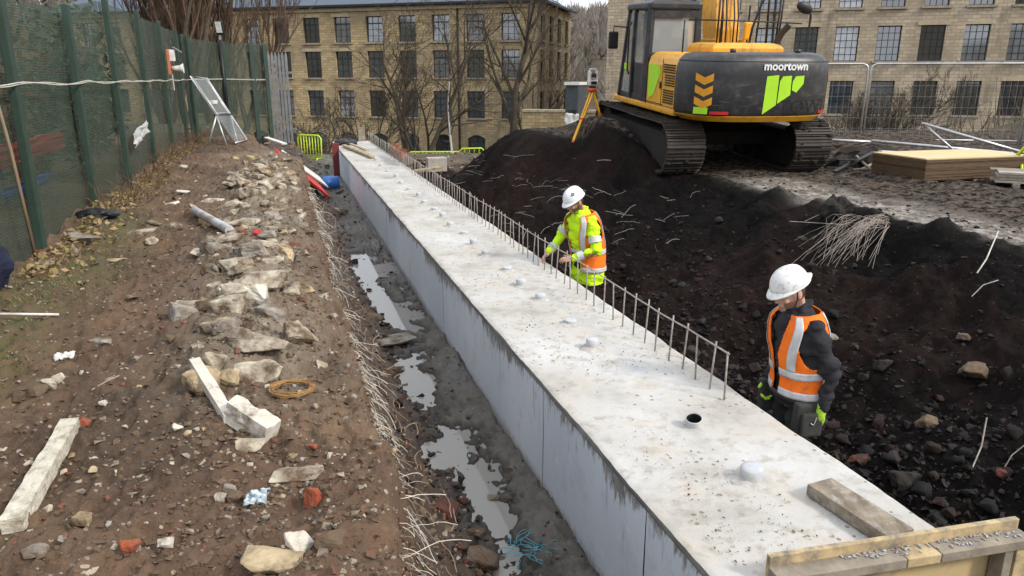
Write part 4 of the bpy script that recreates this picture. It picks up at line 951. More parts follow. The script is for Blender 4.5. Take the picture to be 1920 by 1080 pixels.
    zz = [vz0+(vz1-vz0)*j/nz_ for j in range(nz_+1)]; ths = [2*math.pi*i/nth for i in range(nth+1)]; ids = {}
    def vid(i, j):
        if (i, j) not in ids: ids[i, j] = len(mb.v); mb.v.append(tuple(torso(ths[i % nth], zz[j], off+rn(ths[i % nth], zz[j]))))
        return ids[i, j]
    for i in range(nth):
        for j in range(nz_):
            if keep((ths[i]+ths[i+1])/2, (zz[j]+zz[j+1])/2): mb.f.append((vid(i, j), vid((i+1) % nth, j), vid((i+1) % nth, j+1), vid(i, j+1))); mb.m.append(0)
    ves = mb.build('vest', K['vestmat'], e_, True); md = ves.modifiers.new('t', 'SOLIDIFY'); md.thickness = .006; md.offset = 0
    for (z0, z1) in K['bands']:
        g = gap+.01; strip('reflective_band', lambda u, v: torso(g+(2*math.pi-2*g)*u, z0+(z1-z0)*v, off+.008+rn(g+(2*math.pi-2*g)*u, z0+(z1-z0)*v)), 90, 4, K['tape'], ves)
    for sg in (-1, 1):
        def vf(u, v, sg=sg, fr=True):
            z = K['bands'][-1][1]+(1.475-K['bands'][-1][1])*u; c0 = .62+.30*sm((z-1.1)/.36)
            return torso(sg*(c0-.17+.34*v), z, off+.009+rn((sg*(c0-.17+.34*v)) % (2*math.pi), z))
        strip('reflective_band', vf, 26, 5, K['tape'], ves)
        strip('reflective_band', lambda u, v, sg=sg: torso(sg*(math.pi-.75-.15+.3*v+.1*u), K['bands'][-1][1]+(1.475-K['bands'][-1][1])*u, off+.009+rn((sg*(math.pi-.9+.3*v+.1*u)) % (2*math.pi), K['bands'][-1][1]+(1.475-K['bands'][-1][1])*u)), 26, 5, K['tape'], ves)
    if K.get('hemband'):
        z0, z1 = K['hemband']; strip('reflective_band', lambda u, v: torso(2*math.pi*u, z0+(z1-z0)*v, .024), 60, 3, K['tape'], jk)
    if K.get('chestband'):
        z0, z1 = K['chestband']; strip('reflective_band', lambda u, v: torso(-gap-.05+(2*gap+.1)*u, z0+(z1-z0)*v, .022), 20, 3, K['tape'], jk)
    for A in arms:
        for (seg, u0, u1, r) in K['sleevebands']: sleeve_band(A, seg, u0, u1, r, K['tape'], jk)
        if K.get('glove'):
            mb = MB(); hand(mb, A, .004); wr = Vector(A['wr']); dd = Vector(A['hd']).normalized(); mb.cap(wr-dd*.035, wr+dd*.01, .036, .036); me, _ = remesh(mb, 'glove', .006, K['glove'], it=2); link('glove', me, e_)
    # ---- helmet
    mb = MB(); rs = []; n = 40
    HQ = lambda p: HC+HR @ (Matrix.Rotation(K.get('htilt', 0), 3, 'X') @ Vector(p))
    for ph in list(range(0, 86, 8))+[86]:
        a_ = math.radians(ph); rs.append([HQ((.110*math.cos(a_)**.9*math.sin(t_)*(1), (.134*math.cos(a_)**.9)*math.cos(t_)-.006, .052+.128*math.sin(a_)+(.006*math.exp(-(math.sin(t_)*math.cos(a_)/.16)**2)) )) for t_ in [2*math.pi*k/n for k in range(n)]])
    mb.rings(rs); hm = mb.build('helmet', K['helmet'], e_, True); smooth_by_angle(hm.data, 50)
    def brim(u, v):
        t_ = 2*math.pi*u; f = max(0, math.cos(t_))**1.6; b_ = max(0, -math.cos(t_))**9
        r = 1+v*(.012+.28*f+K['rear']*b_); return HQ((.110*math.sin(t_)*min(r, 1.03+.1*f), .134*math.cos(t_)*r-.006, .054-.020*v*f-.010*v+.004*b_*v))
    o = strip('helmet_brim', brim, 56, 5, K['helmet'], hm, .006)
    if K.get('emblem'):
        c_ = HQ((-.078, .034, .130)); nrm = (c_-HQ((0, 0, .04))).normalized(); ux = nrm.cross(Vector((0, 0, 1))).normalized(); uy = ux.cross(nrm)
        m = MB(); s_ = .017; m.add([c_+nrm*.012+ux*(a*s_)+uy*(b*s_) for a, b in ((-1, -1), (1, -1), (1, 1), (-1, 1))], [(0, 1, 2, 3)]); m.build('emblem', K['emblem'], hm)
        m = MB(); s_ = .007; m.add([c_+nrm*.014+ux*(a*s_)+uy*(b*s_) for a, b in ((0, -1), (1, 0), (0, 1), (-1, 0))], [(0, 1, 2, 3)]); m.build('emblem', K['helmet'], hm)
    for sx in (-1, 1):
        m = MB(); m.tube([HQ((sx*.100, .01, .055)), hd((sx*.082, .018, -.03)), hd((sx*.055, .045, -.105)), hd((0, .060, -.128))], .0045, 5); m.build('chin_strap', M_BLACK, hm)
    m = MB(); m.rings([[HQ((.112*math.sin(t_), .136*math.cos(t_)-.006, z)) for t_ in [2*math.pi*k/40 for k in range(40)]] for z in (.058, .066)], caps=False); m.build('helmet_rim_band', K['helmet'], hm, True)
    if K.get('glasses'):
        m = MB(); m.tube([hd((sx*.078, -.0, .012)) if abs(sx) == 1 else hd((sx*.09, .102-.05*sx*sx, .010)) for sx in (-1, -.7, -.35, 0, .35, .7, 1)], .006, 6); m.build('glasses', M_BLACK, e_)
    return e_, torso, bend
def hand(mb, A, grow):
    d = Vector(A['hd']).normalized(); nn = Vector(A['pn']); nn = (nn-d*nn.dot(d)).normalized(); sd_ = nn.cross(d)*A.get('thumb', 1); wr = Vector(A['wr']); g = grow
    R = Matrix((sd_, d, nn)).transposed()
    mb.ell(wr+d*.055, (.041+g, .055+g, .017+g), R); mb.cap(wr-d*.01, wr+d*.03, .027+g, .028+g)
    for k, ln in enumerate((.072, .080, .076, .060)):
        o_ = (.030, .010, -.010, -.029)[k]; p = wr+d*(.088-.006*abs(k-1.3))+sd_*o_; dv = d.copy(); r = .0092+g-.0008*(k == 3)
        c = A['curl']*(1+.08*k)
        for q, f in enumerate((.42, .32, .26)):
            dv = (Matrix.Rotation(c if q else c*.6, 3, nn.cross(d)*-1) @ dv); p2 = p+dv*(ln*f*1.15); mb.cap(p, p2, r-.0006*q, r-.0006*(q+1), 8); p = p2
    p = wr+d*.028+sd_*.030; dv = (d*.65+sd_*.75+nn*.35).normalized()
    for q in range(2):
        p2 = p+dv*(.040-.008*q); mb.cap(p, p2, .0125+g-.002*q, .011+g-.002*q, 8); p = p2; dv = (dv+d*.45+nn*.3*A['curl']).normalized()
def skin_mat(name, c, hairc):
    N = NT(name); at = N.n('Attribute', attribute_name='hair'); sp = N.n('SeparateColor'); N.l(at.outputs['Color'], sp.inputs[0])
    base = N.ramp(N.noise(30, 4, .6), [(.35, tuple(x*.8 for x in c)), (.65, c)]); N.color(N.mix(sp.outputs[0], base, hairc)); N.rough(.55, .35); N.b.inputs['Subsurface Weight'].default_value = .08; N.b.inputs['Subsurface Radius'].default_value = (.01, .004, .002); N.bump(N.noise(220, 3, .6), .08, .002); return N.mat
def fab(name, c, c2, rough=.75, spec=.2):
    return mat(name, c, c2, 9, rough, .35, 60, .006, spec, dirt=tuple(x*.45+.03 for x in c), dirt_amt=.18, dscale=13)
M_TAPE = mat('reflective_tape', (.58, .59, .60), (.42, .43, .44), 18, .4, .2, 60, .003, .6)
M_HELM = mat('helmet_white', (.78, .80, .82), (.70, .72, .74), 8, .32, .05, spec=.5, dirt=(.5, .48, .44), dirt_amt=.12, dscale=18)
M_HELM2 = mat('helmet_white_scuffed', (.76, .76, .75), (.66, .66, .65), 8, .40, .08, spec=.5, dirt=(.36, .34, .31), dirt_amt=.32, dscale=26)
M_HVL = fab('hi_vis_lime', (.60, .92, .02), (.50, .80, .015)); M_HVO = fab('hi_vis_orange', (.95, .20, .018), (.82, .15, .014))
M_DKF = fab('dark_fleece', (.034, .034, .040), (.020, .020, .024), .9); M_TRS = fab('dark_trousers', (.030, .030, .031), (.018, .018, .018), .9)
M_GLV = fab('glove_lime', (.42, .68, .05), (.36, .58, .05))
M_EMB = mat('helmet_emblem_green', (.04, .10, .08), None, 5, .5, 0)
# worker bending to the bars
legs = [((.095, 0, .90), (.11, .05, .48), (.12, -.02, .10)), ((-.095, 0, .90), (-.11, .06, .48), (-.12, .0, .10))]
arms = [dict(sh=(.185, 0, 1.40), el=(.285, .22, 1.13), wr=(.20, .42, .985), hd=(-.15, .8, -.35), pn=(-.6, -.1, -.8), curl=.5, thumb=-1),
        dict(sh=(-.185, 0, 1.40), el=(-.315, .10, 1.075), wr=(-.165, .335, .985), hd=(.35, .85, -.05), pn=(.6, -.2, -.75), curl=.6, thumb=1)]
K1 = dict(legs=legs, hem=.64, skin=skin_mat('skin_ruddy', (.50, .27, .19), (.035, .024, .018)), beard=.95, trousers=M_TRS, jacket=M_HVL, vest=(.80, 1.478, .42), vestmat=M_HVO,
          bands=[(.80, .85), (1.00, 1.055)], tape=M_TAPE, hemband=None, chestband=(1.0, 1.055), sleevebands=[(0, .52, .72, .078), (1, .52, .76, .0585)], helmet=M_HELM, rear=.03, emblem=M_EMB, glasses=True, htilt=-.06)
W1 = (.89, 8.52); z1_ = float(heap_z(*st(W1)))
make_person('person', 'person in lime jacket, orange vest and white helmet bending over the upright bars', (W1[0], W1[1], z1_), math.radians(119), .20, .42, .05, arms, K1)
# worker standing nearest, in dark fleece
legs = [((.095, 0, .90), (.11, .02, .48), (.13, -.04, .10)), ((-.095, 0, .90), (-.11, .06, .48), (-.13, .06, .10))]
arms = [dict(sh=(.17, 0, 1.40), el=(.235, -.04, 1.13), wr=(.225, .08, .89), hd=(-.05, .35, -.9), pn=(-.9, .1, -.3), curl=.55, thumb=-1),
        dict(sh=(-.17, -.01, 1.40), el=(-.245, -.07, 1.11), wr=(-.262, -.02, .845), hd=(.02, .12, -.95), pn=(.92, .0, .1), curl=.42, thumb=1)]
K2 = dict(legs=legs, hem=.90, skin=skin_mat('skin_pale', (.55, .33, .25), (.06, .04, .028)), beard=.75, trousers=M_TRS, jacket=M_DKF, vest=(.90, 1.478, .13), vestmat=M_HVO,
          bands=[(.905, .955), (1.045, 1.10)], tape=M_TAPE, hemband=None, chestband=None, sleevebands=[], helmet=M_HELM2, rear=.30, slim=.92, glove=M_GLV, htilt=-.03)
W2 = (1.975, 4.78); z2_ = float(heap_z(*st(W2)))
P2, torso2, bend2 = make_person('person', 'bearded person in orange vest over dark fleece walking behind the beam', (W2[0], W2[1], z2_), math.radians(100), .10, .36, .14, arms, K2)
# tool pouches on the belt
M_POUCH = mat('pouch_canvas', (.045, .045, .042), (.028, .028, .026), 12, .85, .4, 60)
for sx, yy in ((-1, .04), (1, .06)):
    m = MB(); m.box((sx*.215, yy, .78), (.07, .20, .24), Matrix.Rotation(.06*sx, 3, 'Y')); m.box((sx*.262, yy, .76), (.04, .15, .17)); o = m.build('tool_pouch', M_POUCH, P2, bevel=.018)
    m = MB(); m.tube([(sx*.285, yy-.02, .82), (sx*.292, yy, .77), (sx*.287, yy+.02, .78)], .004, 6); m.build('clip', M_ALU, o)
m = MB(); m.rings([[Vector((.222*math.sin(a), .168*math.cos(a), z)) for a in [2*math.pi*k/28 for k in range(28)]] for z in (.875, .915)], caps=False); o = m.build('belt', M_POUCH, P2, True); md = o.modifiers.new('t', 'SOLIDIFY'); md.thickness = .008
# ================================================================== trees and scrub
_gxs = np.linspace(-40, 50, 91); _gys = np.linspace(20, 70, 51); _GZ = ground_fn(*np.meshgrid(_gxs, _gys, indexing='ij'))
def gz2(x, y): return float(_GZ[int(min(90, max(0, round(x+40)))), int(min(50, max(0, round(y-20))))])
M_BARK = mat('bark_grey_brown', (.10, .083, .06), (.052, .043, .031), 6, .9, .4, 20)
M_TWIG = mat('twig_brown', (.08, .063, .044), (.05, .039, .028), 3, .9, 0)
M_BIRCH = mat('birch_bark', (.62, .60, .55), (.22, .20, .18), 10, .75, .2, stretch=(1, 1, 3))
def tree(name, label, base, h, seed, rad=.16, spread=.75, fork=.22, levels=5, mtrunk=None, lean=(0, 0), group=None, cat='tree', up=.35, kids=(5, 5, 4, 4), ratio=.62, stems=1, mtwig=None):
    rnd = random.Random(seed); e_ = empty(name, base, 0, label, cat, group); tr = MB(); cr_ = MB()
    tk = max(.25, (Vector(base)-Vector((0, 0, H))).length/50)
    def grow(p, d, ln, r, lv, out):
        n = 4 if lv < 2 else 3; pts = [p]; rr = [r]; q = p.copy(); dd = d.copy()
        for k in range(n):
            dd = (dd+Vector((rnd.gauss(0, .10), rnd.gauss(0, .10), rnd.gauss(.03, .06)+up*.10))).normalized(); q = q+dd*(ln/n); pts.append(q.copy()); rr.append(max(r*(1-.72*(k+1)/n), (.0085 if lv > 3 else .012 if lv > 2 else .018)*tk))
        out.tube(pts, rr, 7 if lv == 0 else (5 if lv < 2 else 3), caps=False)
        if lv >= levels-1: return
        nk = kids[min(lv, len(kids)-1)]
        for k in range(nk):
            u = (fork if lv == 0 else .18)+(1-(fork if lv == 0 else .18))*(k+rnd.random()*.8)/nk; u = min(u, .98); i = min(int(u*n), n-1); b = pts[i].lerp(pts[i+1], u*n-i)
            az_ = rnd.random()*6.283; x = dd.orthogonal().normalized(); y = dd.cross(x); sp = spread*rnd.uniform(.7, 1.25)
            nd = (dd*math.cos(sp)+(x*math.cos(az_)+y*math.sin(az_))*math.sin(sp)+Vector((0, 0, up*.5))).normalized()
            grow(b, nd, ln*ratio*rnd.uniform(.75, 1.15)*(1.05-.3*u), r*(1-.6*u)*(.60 if lv < 2 else .52), lv+1, cr_)
    for s_ in range(stems):
        d = Vector((lean[0]+rnd.gauss(0, .03)+(.35*math.cos(s_*2.4) if stems > 1 else 0), lean[1]+(.35*math.sin(s_*2.4) if stems > 1 else 0), 1)).normalized()
        grow(Vector((0, 0, -.3)), d, h*.62*(1 if s_ == 0 else rnd.uniform(.7, 1)), rad, 0, tr)
    tr.build('trunk', mtrunk or M_BARK, e_, True); cr_.build('crown', mtwig or M_TWIG, e_, True); return e_
def gpos(px, D):
    X = (px-960)/F*D; Y = (D-.0)/CT
    z = gz(X, Y); Y = (D+(z-H)*SN)/CT; return Vector((X, Y, gz(X, Y)))
tree('bare_tree', 'large bare branching tree before the corner of the left mill', gpos(965, 50), 19.5, 12, .30, .80, .06, 6, kids=(13, 5, 4, 3, 3), ratio=.56, stems=1, lean=(-.02, 0), up=.25)
tree('bare_tree', 'wide bare tree before the middle of the left mill', gpos(778, 49), 15.5, 25, .21, .85, .05, 6, kids=(10, 5, 3, 3, 3), ratio=.60, stems=2, up=.25)
tree('bare_tree', 'low bushy bare tree beside the grey palisade fence', gpos(588, 42), 7.2, 31, .10, .85, .05, 6, kids=(8, 5, 3, 3, 3), ratio=.62, stems=3, up=.3)
tree('birch_tree', 'slender white birch standing in front of the left mill', gpos(857, 44), 11.5, 44, .10, .5, .40, 5, M_BIRCH, (-.14, 0), kids=(7, 4, 4, 3), ratio=.42)
tree('bare_tree', 'thin bare tree at the left mill foot near the white birch', gpos(690, 52), 8, 47, .09, .62, .1, 6, kids=(7, 4, 3, 3, 2), ratio=.6, stems=2)
for i, (px, D, hh, lb) in enumerate(((312, 33, 12, 'tall bare tree behind the fence, furthest from its corner'), (352, 30, 13, 'bare tree with upright stems behind the green fence top'), (402, 33, 14, 'tall bare tree rising behind the fence corner'), (447, 36, 12, 'bare tree just behind the floodlight pole'))):
    tree('bare_tree', lb, gpos(px, D), hh, 60+i, .17, .42, .08, 6, kids=(8, 5, 4, 3, 3), ratio=.60, stems=3, up=.8, mtwig=mat('twig_red_brown', (.13, .085, .055), (.08, .05, .034), 2, .9, 0))
tree('bare_tree', 'small bare tree with sweeping branches behind the site fence panels', gpos(1600, 27), 5.2, 71, .08, .75, .1, 6, kids=(8, 5, 4, 4, 3), ratio=.66, stems=3, lean=(.15, 0))
# brown scrub at the mill foot
M_LEAFD = mat('evergreen_leaf', (.045, .075, .025), (.022, .042, .014), 3, .6, 0)
M_LEAFB = mat('dead_leaf', (.17, .11, .062), (.085, .055, .032), 4, .9, 0)
def shrub(label, base, rx, rz, n, seed, mt, leaf=.09):
    e_ = empty('shrub', base, 0, label, 'shrub'); rnd = random.Random(seed); m = MB(); sm_ = MB()
    for k in range(n):
        a = rnd.random()*6.283; ph = math.acos(rnd.uniform(-.3, 1)); r = rnd.random()**.4*(1+.35*math.sin(3*a+seed)*math.sin(2*ph))
        p = Vector((rx*r*math.sin(ph)*math.cos(a), rx*r*math.sin(ph)*math.sin(a), rz*.35+rz*.65*r*math.cos(ph))); u = Vector((rnd.gauss(0, 1), rnd.gauss(0, 1), rnd.gauss(0, 1))).normalized(); v_ = u.orthogonal().normalized(); s_ = leaf*rnd.uniform(.6, 1.4)
        m.add([p-u*s_, p+v_*s_*.45, p+u*s_, p-v_*s_*.45], [(0, 1, 2, 3)])
    for k in range(14):
        a = rnd.random()*6.283; sm_.tube([(0, 0, -.1), (rx*.35*math.cos(a), rx*.35*math.sin(a), rz*.45), (rx*.7*math.cos(a), rx*.7*math.sin(a), rz*.8)], [.03, .02, .008], 4, False)
    m.build('foliage', mt, e_); sm_.build('stem', M_BARK, e_); return e_
for i, (s_, t_, lb) in enumerate(((-3.6, 6.6, 'dark evergreen shrub behind the nearest fence mesh'), (-3.9, 10.2, 'evergreen shrub behind the fence near the white rag'), (-3.6, 13.2, 'evergreen shrub behind the fence short of the alarm unit'), (-4.2, 17.4, 'evergreen shrub behind the fence past the alarm unit'))):
    q = w(s_, t_, 1.35); shrub(lb, q, 1.2, 2.6+.3*(i % 2), 2600, 80+i, M_LEAFD if i != 1 else M_LEAFB, .08)
# far woods on the hills: one mass
rnd = random.Random(9); m = MB()
xs = np.array([rnd.uniform(-260, 260) for _ in range(6500)]); ys = np.array([rnd.uniform(95, 380) for _ in range(6500)])
zsn = ground_fn(xs, ys)
for x, y, z in zip(xs, ys, zsn):
    if math.hypot(x, y-20) < 112: continue
    hh = rnd.uniform(5, 9)
    for k in range(12):
        z0_ = z+hh*rnd.uniform(0, .45); dx = rnd.gauss(0, 1.1); dy = rnd.gauss(0, 1.1); wd_ = rnd.uniform(.12, .35); x0_ = x+rnd.gauss(0, .5)
        m.add([(x0_-wd_, y, z0_), (x0_+wd_, y+.1, z0_), (x0_+dx, y+dy, z0_+hh*rnd.uniform(.3, .65))], [(0, 1, 2)])
o = m.build('woodland', mat('far_woodland', (.20, .175, .155), (.13, .115, .10), .05, .95, 0)); tag(o, 'bare grey brown woodland covering the far hillside', None, None, 'stuff')
# scrub at the foot of the mills: one mass
rnd = random.Random(19); m = MB()
for k in range(4000):
    if rnd.random() < .8: x, y = rnd.uniform(-26, 3), rnd.uniform(37, 57)
    else: x, y = rnd.uniform(8, 34), rnd.uniform(30, 40)
    z = gz2(x, y); hh = rnd.uniform(.5, 2.2); dx, dy = rnd.gauss(0, .5), rnd.gauss(0, .5); q = Vector((x, y, z-.1)); e2 = q+Vector((dx, dy, hh)); wd_ = rnd.uniform(.012, .03)
    m.add([q-Vector((wd_, 0, 0)), q+Vector((wd_, 0, 0)), e2+Vector((wd_*.3, 0, 0)), e2-Vector((wd_*.3, 0, 0))], [(0, 1, 2, 3)])
o = m.build('undergrowth', M_TWIG); tag(o, 'brown bare scrub along the foot of the mills', None, None, 'stuff')
# far boundary wall and cabin
bw = MB(); q = gpos(1112, 46); bwall = empty('boundary_wall', q, MA, 'low rubble stone wall between the two mills', 'wall')
bw.box((0, 0, 2.0), (9, .5, 5.2)); bw.build('wall_body', M_STONE, bwall)
for k in range(18): m = MB(); m.box((-4.25+k*.5, 0, 4.68), (.47, .6, .16)); m.build('coping_stone', M_LINTEL, bwall, bevel=.02)
q = gpos(1075, 44); cb = empty('site_cabin', q, MA, 'small dark cabin with pale roof edge beside the stone wall', 'cabin'); z0 = H+44*(-SN+((540-200)/F)*CT)-q.z; z1 = H+44*(-SN+((540-156)/F)*CT)-q.z
m = MB(); m.box((0, 0, z1/2), (.72, 2, z1-.1)); m.build('cabin_body', mat('cabin_grey', (.06, .07, .075), None, 4, .6, .1), cb); m = MB(); m.box((0, 0, z1), (.85, 2.2, .16)); m.build('cabin_roof', M_WHITE, cb); m = MB(); m.box((.05, -1.01, z1*.72), (.45, .03, .7)); m.build('window', GL[0], cb)
# ================================================================== site things: middle distance
M_BARR = mat('barrier_yellow_green', (.50, .66, .03), (.42, .56, .03), 6, .5, .05)
def barrier(label, c, ux, wd, ht, n, tilt=None):
    e_ = empty('pedestrian_barrier', c, math.atan2(ux[1], ux[0]), label, 'barrier')
    if tilt: e_.rotation_euler = (tilt[0], tilt[1], e_.rotation_euler.z)
    m = MB(); r = .03; m.tube([(-wd/2, 0, .12), (-wd/2, 0, ht-.1), (-wd/2+.1, 0, ht), (wd/2-.1, 0, ht), (wd/2, 0, ht-.1), (wd/2, 0, .12), (-wd/2, 0, .12)], r, 6); m.build('frame', M_BARR, e_, True)
    for k in range(n): x = -wd/2+wd*(k+1)/(n+1); m = MB(); m.tube([(x, 0, .12), (x, 0, ht)], .018, 5); m.build('bar', M_BARR, e_, True)
    for x in (-wd*.36, wd*.36): m = MB(); m.tube([(x, -.28, 0), (x, -.1, .12), (x, .1, .12), (x, .28, 0)], .025, 5); m.build('foot', M_BARR, e_, True)
    return e_
q = az(583, 302, 0.02); q.z = gz(q.x, q.y) if q.y > 28 else .0
barrier('yellow green pedestrian barrier standing left of the beam end', q, (.93, -.3), .95, .95, 7)
q = az(660, 303, 0.0); barrier('yellow green barrier lying low beside the red board', q+Vector((0, 2, -.3)), (1, 0), 1.4, .5, 5)
q = ad(815, 288, 33); barrier('long yellow green barrier behind the upright bars', q+Vector((0, 0, -.62)), (1, .05), 2.3, .70, 14)
q = ad(765, 291, 31); barrier('yellow green barrier lying tilted left of the long barrier', q+Vector((0, 0, -.3)), (1, .3), 1.2, .5, 7, (.9, .1))
q = ad(884, 283, 31); barrier('short yellow green barrier near the spoil heap edge', q+Vector((0, 0, -.25)), (1, .2), 1.0, .4, 4, (.4, 0))
# red end board, red and white boards, blue drum
M_TIMB = mat('grey_timber', (.30, .255, .20), (.16, .135, .105), 10, .8, .5, 50, .006, stretch=(1, 1, 1))
M_TIMN = mat('new_timber', (.52, .40, .22), (.38, .28, .15), 8, .75, .4, 40, .005, dirt=(.16, .14, .12), dirt_amt=.45, dscale=9)
M_PLY = mat('plywood_face', (.55, .42, .22), (.44, .33, .165), 2.5, .7, .15, 30, .004, dirt=(.22, .17, .11), dirt_amt=.32, dscale=5)
m = MB(); q = w(1.56, 23.6, 0); m.box(q+Vector((0, 0, .45)), (.20, .10, 1.2), Matrix.Rotation(BA, 3, 'Z')); o = m.build('end_board', mat('red_board', (.20, .035, .035), (.12, .025, .025), 6, .7, .3), None, bevel=.01); tag(o, 'dark red upright board against the far beam end', 'board')
m = MB(); m.box(w(2.62, 26.25, .87+.22), (.22, .12, .5), Matrix.Rotation(BA, 3, 'Z')); o = m.build('timber_stub', M_TIMB, None, bevel=.01); tag(o, 'short grey timber stub standing on the far beam end', 'timber')
def board(label, a, b, wd, th, mts, segs, up=(0, 0, 1), name='barrier_board', cat='board', pn='board_section'):
    a = Vector(a); b = Vector(b); e_ = empty(name, a, 0, label, cat); u0 = 0
    for (u1, k) in segs:
        m = MB(); m.bar((b-a)*u0, (b-a)*(u1), wd, th, up); m.build(pn, mts[k], e_, bevel=.008); u0 = u1+.001
    return e_
upv = Vector((.75, .25, .6))
board('red and white plastic barrier board sliding down the bank end', ad(527, 293, 15.6), az(609, 360, .25), .42, .05, [M_REDP, M_WHITE], [(1.0, 0)], upv)
board('white barrier board beside the red one near the blue drum', ad(538, 293, 16.2), az(608, 343, .35), .36, .04, [M_WHITE, M_REDP], [(.16, 0), (.30, 1), (.98, 0)], upv)
q = az(604, 345, .2); bl = empty('blue_drum', q, 0, 'blue plastic drum lying on its side by the trench end', 'drum'); m = MB(); n = 20; dr = Vector((.95, .30, 0)); 
def circ(c, d, r, n=20):
    x = d.orthogonal().normalized(); y = d.cross(x); return [c+(x*math.cos(2*math.pi*k/n)+y*math.sin(2*math.pi*k/n))*r for k in range(n)]
dr.normalize(); m.rings([circ(dr*x, dr, r) for x, r in ((0, .18), (.02, .20), (.12, .20), (.14, .212), (.16, .20), (.42, .20), (.45, .18))] , caps=True); m.build('drum_body', M_BLUEP, bl, True)
m = MB(); m.rings([circ(dr*x, dr, r) for x, r in ((-.015, .205), (.012, .205), (.012, .172), (-.015, .172), (-.015, .205))], caps=False); m.build('rim', M_BLACK, bl, True)
board('thin white board lying on the mound by the palisade', ad(499, 258, 19.5), ad(534, 270, 19.0), .14, .04, [M_WHITE], [(1, 0)], name='white_board')
# things lying on the far end of the beam
def crumple(name, c, r, mt, seed, flat=.5):
    m = MB(); n = 20; rs = []
    for j in range(1, 12):
        ph = -math.pi/2+math.pi*j/12
        rs.append([Vector(c)+Vector((r[0]*math.cos(ph)*math.cos(a), r[1]*math.cos(ph)*math.sin(a), r[2]*math.sin(ph)))*(1+.55*float(fbm(math.cos(a)*2+j*.3, math.sin(a)*2+seed, seed, 3))) for a in [2*math.pi*k/n for k in range(n)]])
    m.rings(rs); o = m.build(name, mt); return o
o = crumple('plastic_sheeting', w(2.0, 25.0, BH+.07), (.34, .30, .12), M_BLACK, 3); tag(o, 'crumpled black plastic sheeting on the far end of the beam', 'plastic sheet')
m = MB(); m.bar(w(1.86, 24.2, BH+.05), w(2.30, 20.4, BH+.05), .13, .06); m.bar(w(2.05, 24.0, BH+.11), w(2.3, 21.6, BH+.11), .10, .04); o = m.build('timber_length', M_TIMN, None, bevel=.006); tag(o, 'pale timber length lying along the far beam top', 'timber')
o = sheet('orange_netting', w(2.86, 19.6, BH+.26), (DX, DY, 0), (0, 0, 1), 2.2, .30, M_ORANGE, .05, 31, 10, .3); tag(o, 'orange red plastic netting hung on the far upright bars', 'netting')
m = MB(); m.box(ad(818, 308, 24), (.62, .4, .44), Matrix.Rotation(.3, 3, 'Z')); o = m.build('concrete_block', mat('pale_block', (.42, .38, .34), (.28, .25, .22), 6, .85, .4), None, bevel=.02); tag(o, 'pale square block behind the upright bars by the heap', 'block')
m = MB(); m.bar(ad(770, 322, 22), ad(826, 314, 22.4), .3, .06); o = m.build('timber_board', M_TIMN, None, bevel=.006); tag(o, 'flat pale board lying before the pale square block', 'board')
# tripod with instrument
M_TRIP = mat('tripod_yellow', (.74, .38, .02), (.62, .30, .02), 6, .5, .05); M_TRED = mat('tripod_red', (.70, .10, .03), None, 6, .5, 0)
hp = ad(1111, 165, 15.9); tp = empty('survey_tripod', (hp.x, hp.y, 0), 0, 'yellow and red survey tripod on the spoil heap', 'tripod')
def lt(p): return Vector(p)-Vector((hp.x, hp.y, 0))
m = MB(); m.tube([lt(hp)-Vector((0, 0, .07)), lt(hp)], .09, 14); m.build('tripod_head', M_TRED, tp, True)
for (px, py, D) in ((1073, 270, 15.3), (1089, 256, 16.5), (1138, 222, 16.2)):
    f_ = ad(px, py, D); g = float(heap_z(*st(f_))); a = lt(hp)-Vector((0, 0, .05)); b = lt(f_); b.z = g-.03
    if px < 1080: b.z = min(b.z, f_.z)
    d = (b-a); side = d.cross(Vector((0, 0, 1))).normalized()*.028; mid = a+d*.55
    for sg in (-1, 1): m = MB(); m.bar(a+side*sg+d*.03, mid+side*sg*.8, .03, .022); m.build('leg_rail', M_TRIP, tp)
    m = MB(); m.bar(a+d*.5, a+d*.95, .05, .035); m.build('lower_leg', M_TRIP, tp); m = MB(); m.bar(mid-side*1.6, mid+side*1.6, .05, .06); m.build('clamp', M_TRED, tp); m = MB(); m.bar(a+d*.94, b, .04, .04); m.build('foot', M_TRED, tp)
ts = empty('total_station', hp, .3, 'white surveying instrument standing on the yellow tripod', 'instrument')
m = MB(); m.tube([(0, 0, .0), (0, 0, .05)], .075, 14); m.build('tribrach', M_BLACK, ts, True)
m = MB(); m.rings([[Vector((x*s_, y*s_, z)) for x, y in ((-.10, -.07), (.10, -.07), (.10, .07), (-.10, .07))] for z, s_ in ((.05, .9), (.13, 1.0), (.16, 1.0))]); m.build('base_housing', M_WHITE, ts, bevel=.012)
for sx in (-1, 1): m = MB(); m.rings([[Vector((sx*.078+x, y*k, z)) for x, y in ((-.022, -.06), (.022, -.06), (.022, .06), (-.022, .06))] for z, k in ((.158, 1), (.30, .9), (.36, .6))]); m.build('yoke_arm', M_WHITE, ts, bevel=.01)
m = MB(); m.tube([(0, -.09, .26), (0, .08, .27)], [.042, .050], 12); m.build('telescope', M_TRK, ts, True); m = MB(); m.box((0, 0, .385), (.16, .05, .035)); m.build('carry_handle', M_WHITE, ts, bevel=.01); m = MB(); m.box((0, -.073, .105), (.13, .01, .06)); m.build('display', M_BLACK, ts)
m = MB(); q = gpos(1164, 22); m.box(Vector((q.x, q.y, 1.7)), (.09, .09, 2.4)); o = m.build('steel_post', mat('blue_grey_steel', (.16, .19, .23), None, 5, .5, .1), None, bevel=.01); tag(o, 'blue grey square post just left of the excavator cab', 'post')
q = ad(1072, 232, 20); o = sheet('white_sheet', q, (1, .1, -.1), (0, .3, 1), .4, .55, M_RAG, .05, 41); tag(o, 'pale grey sheet leaning behind the tripod legs', 'sheet')
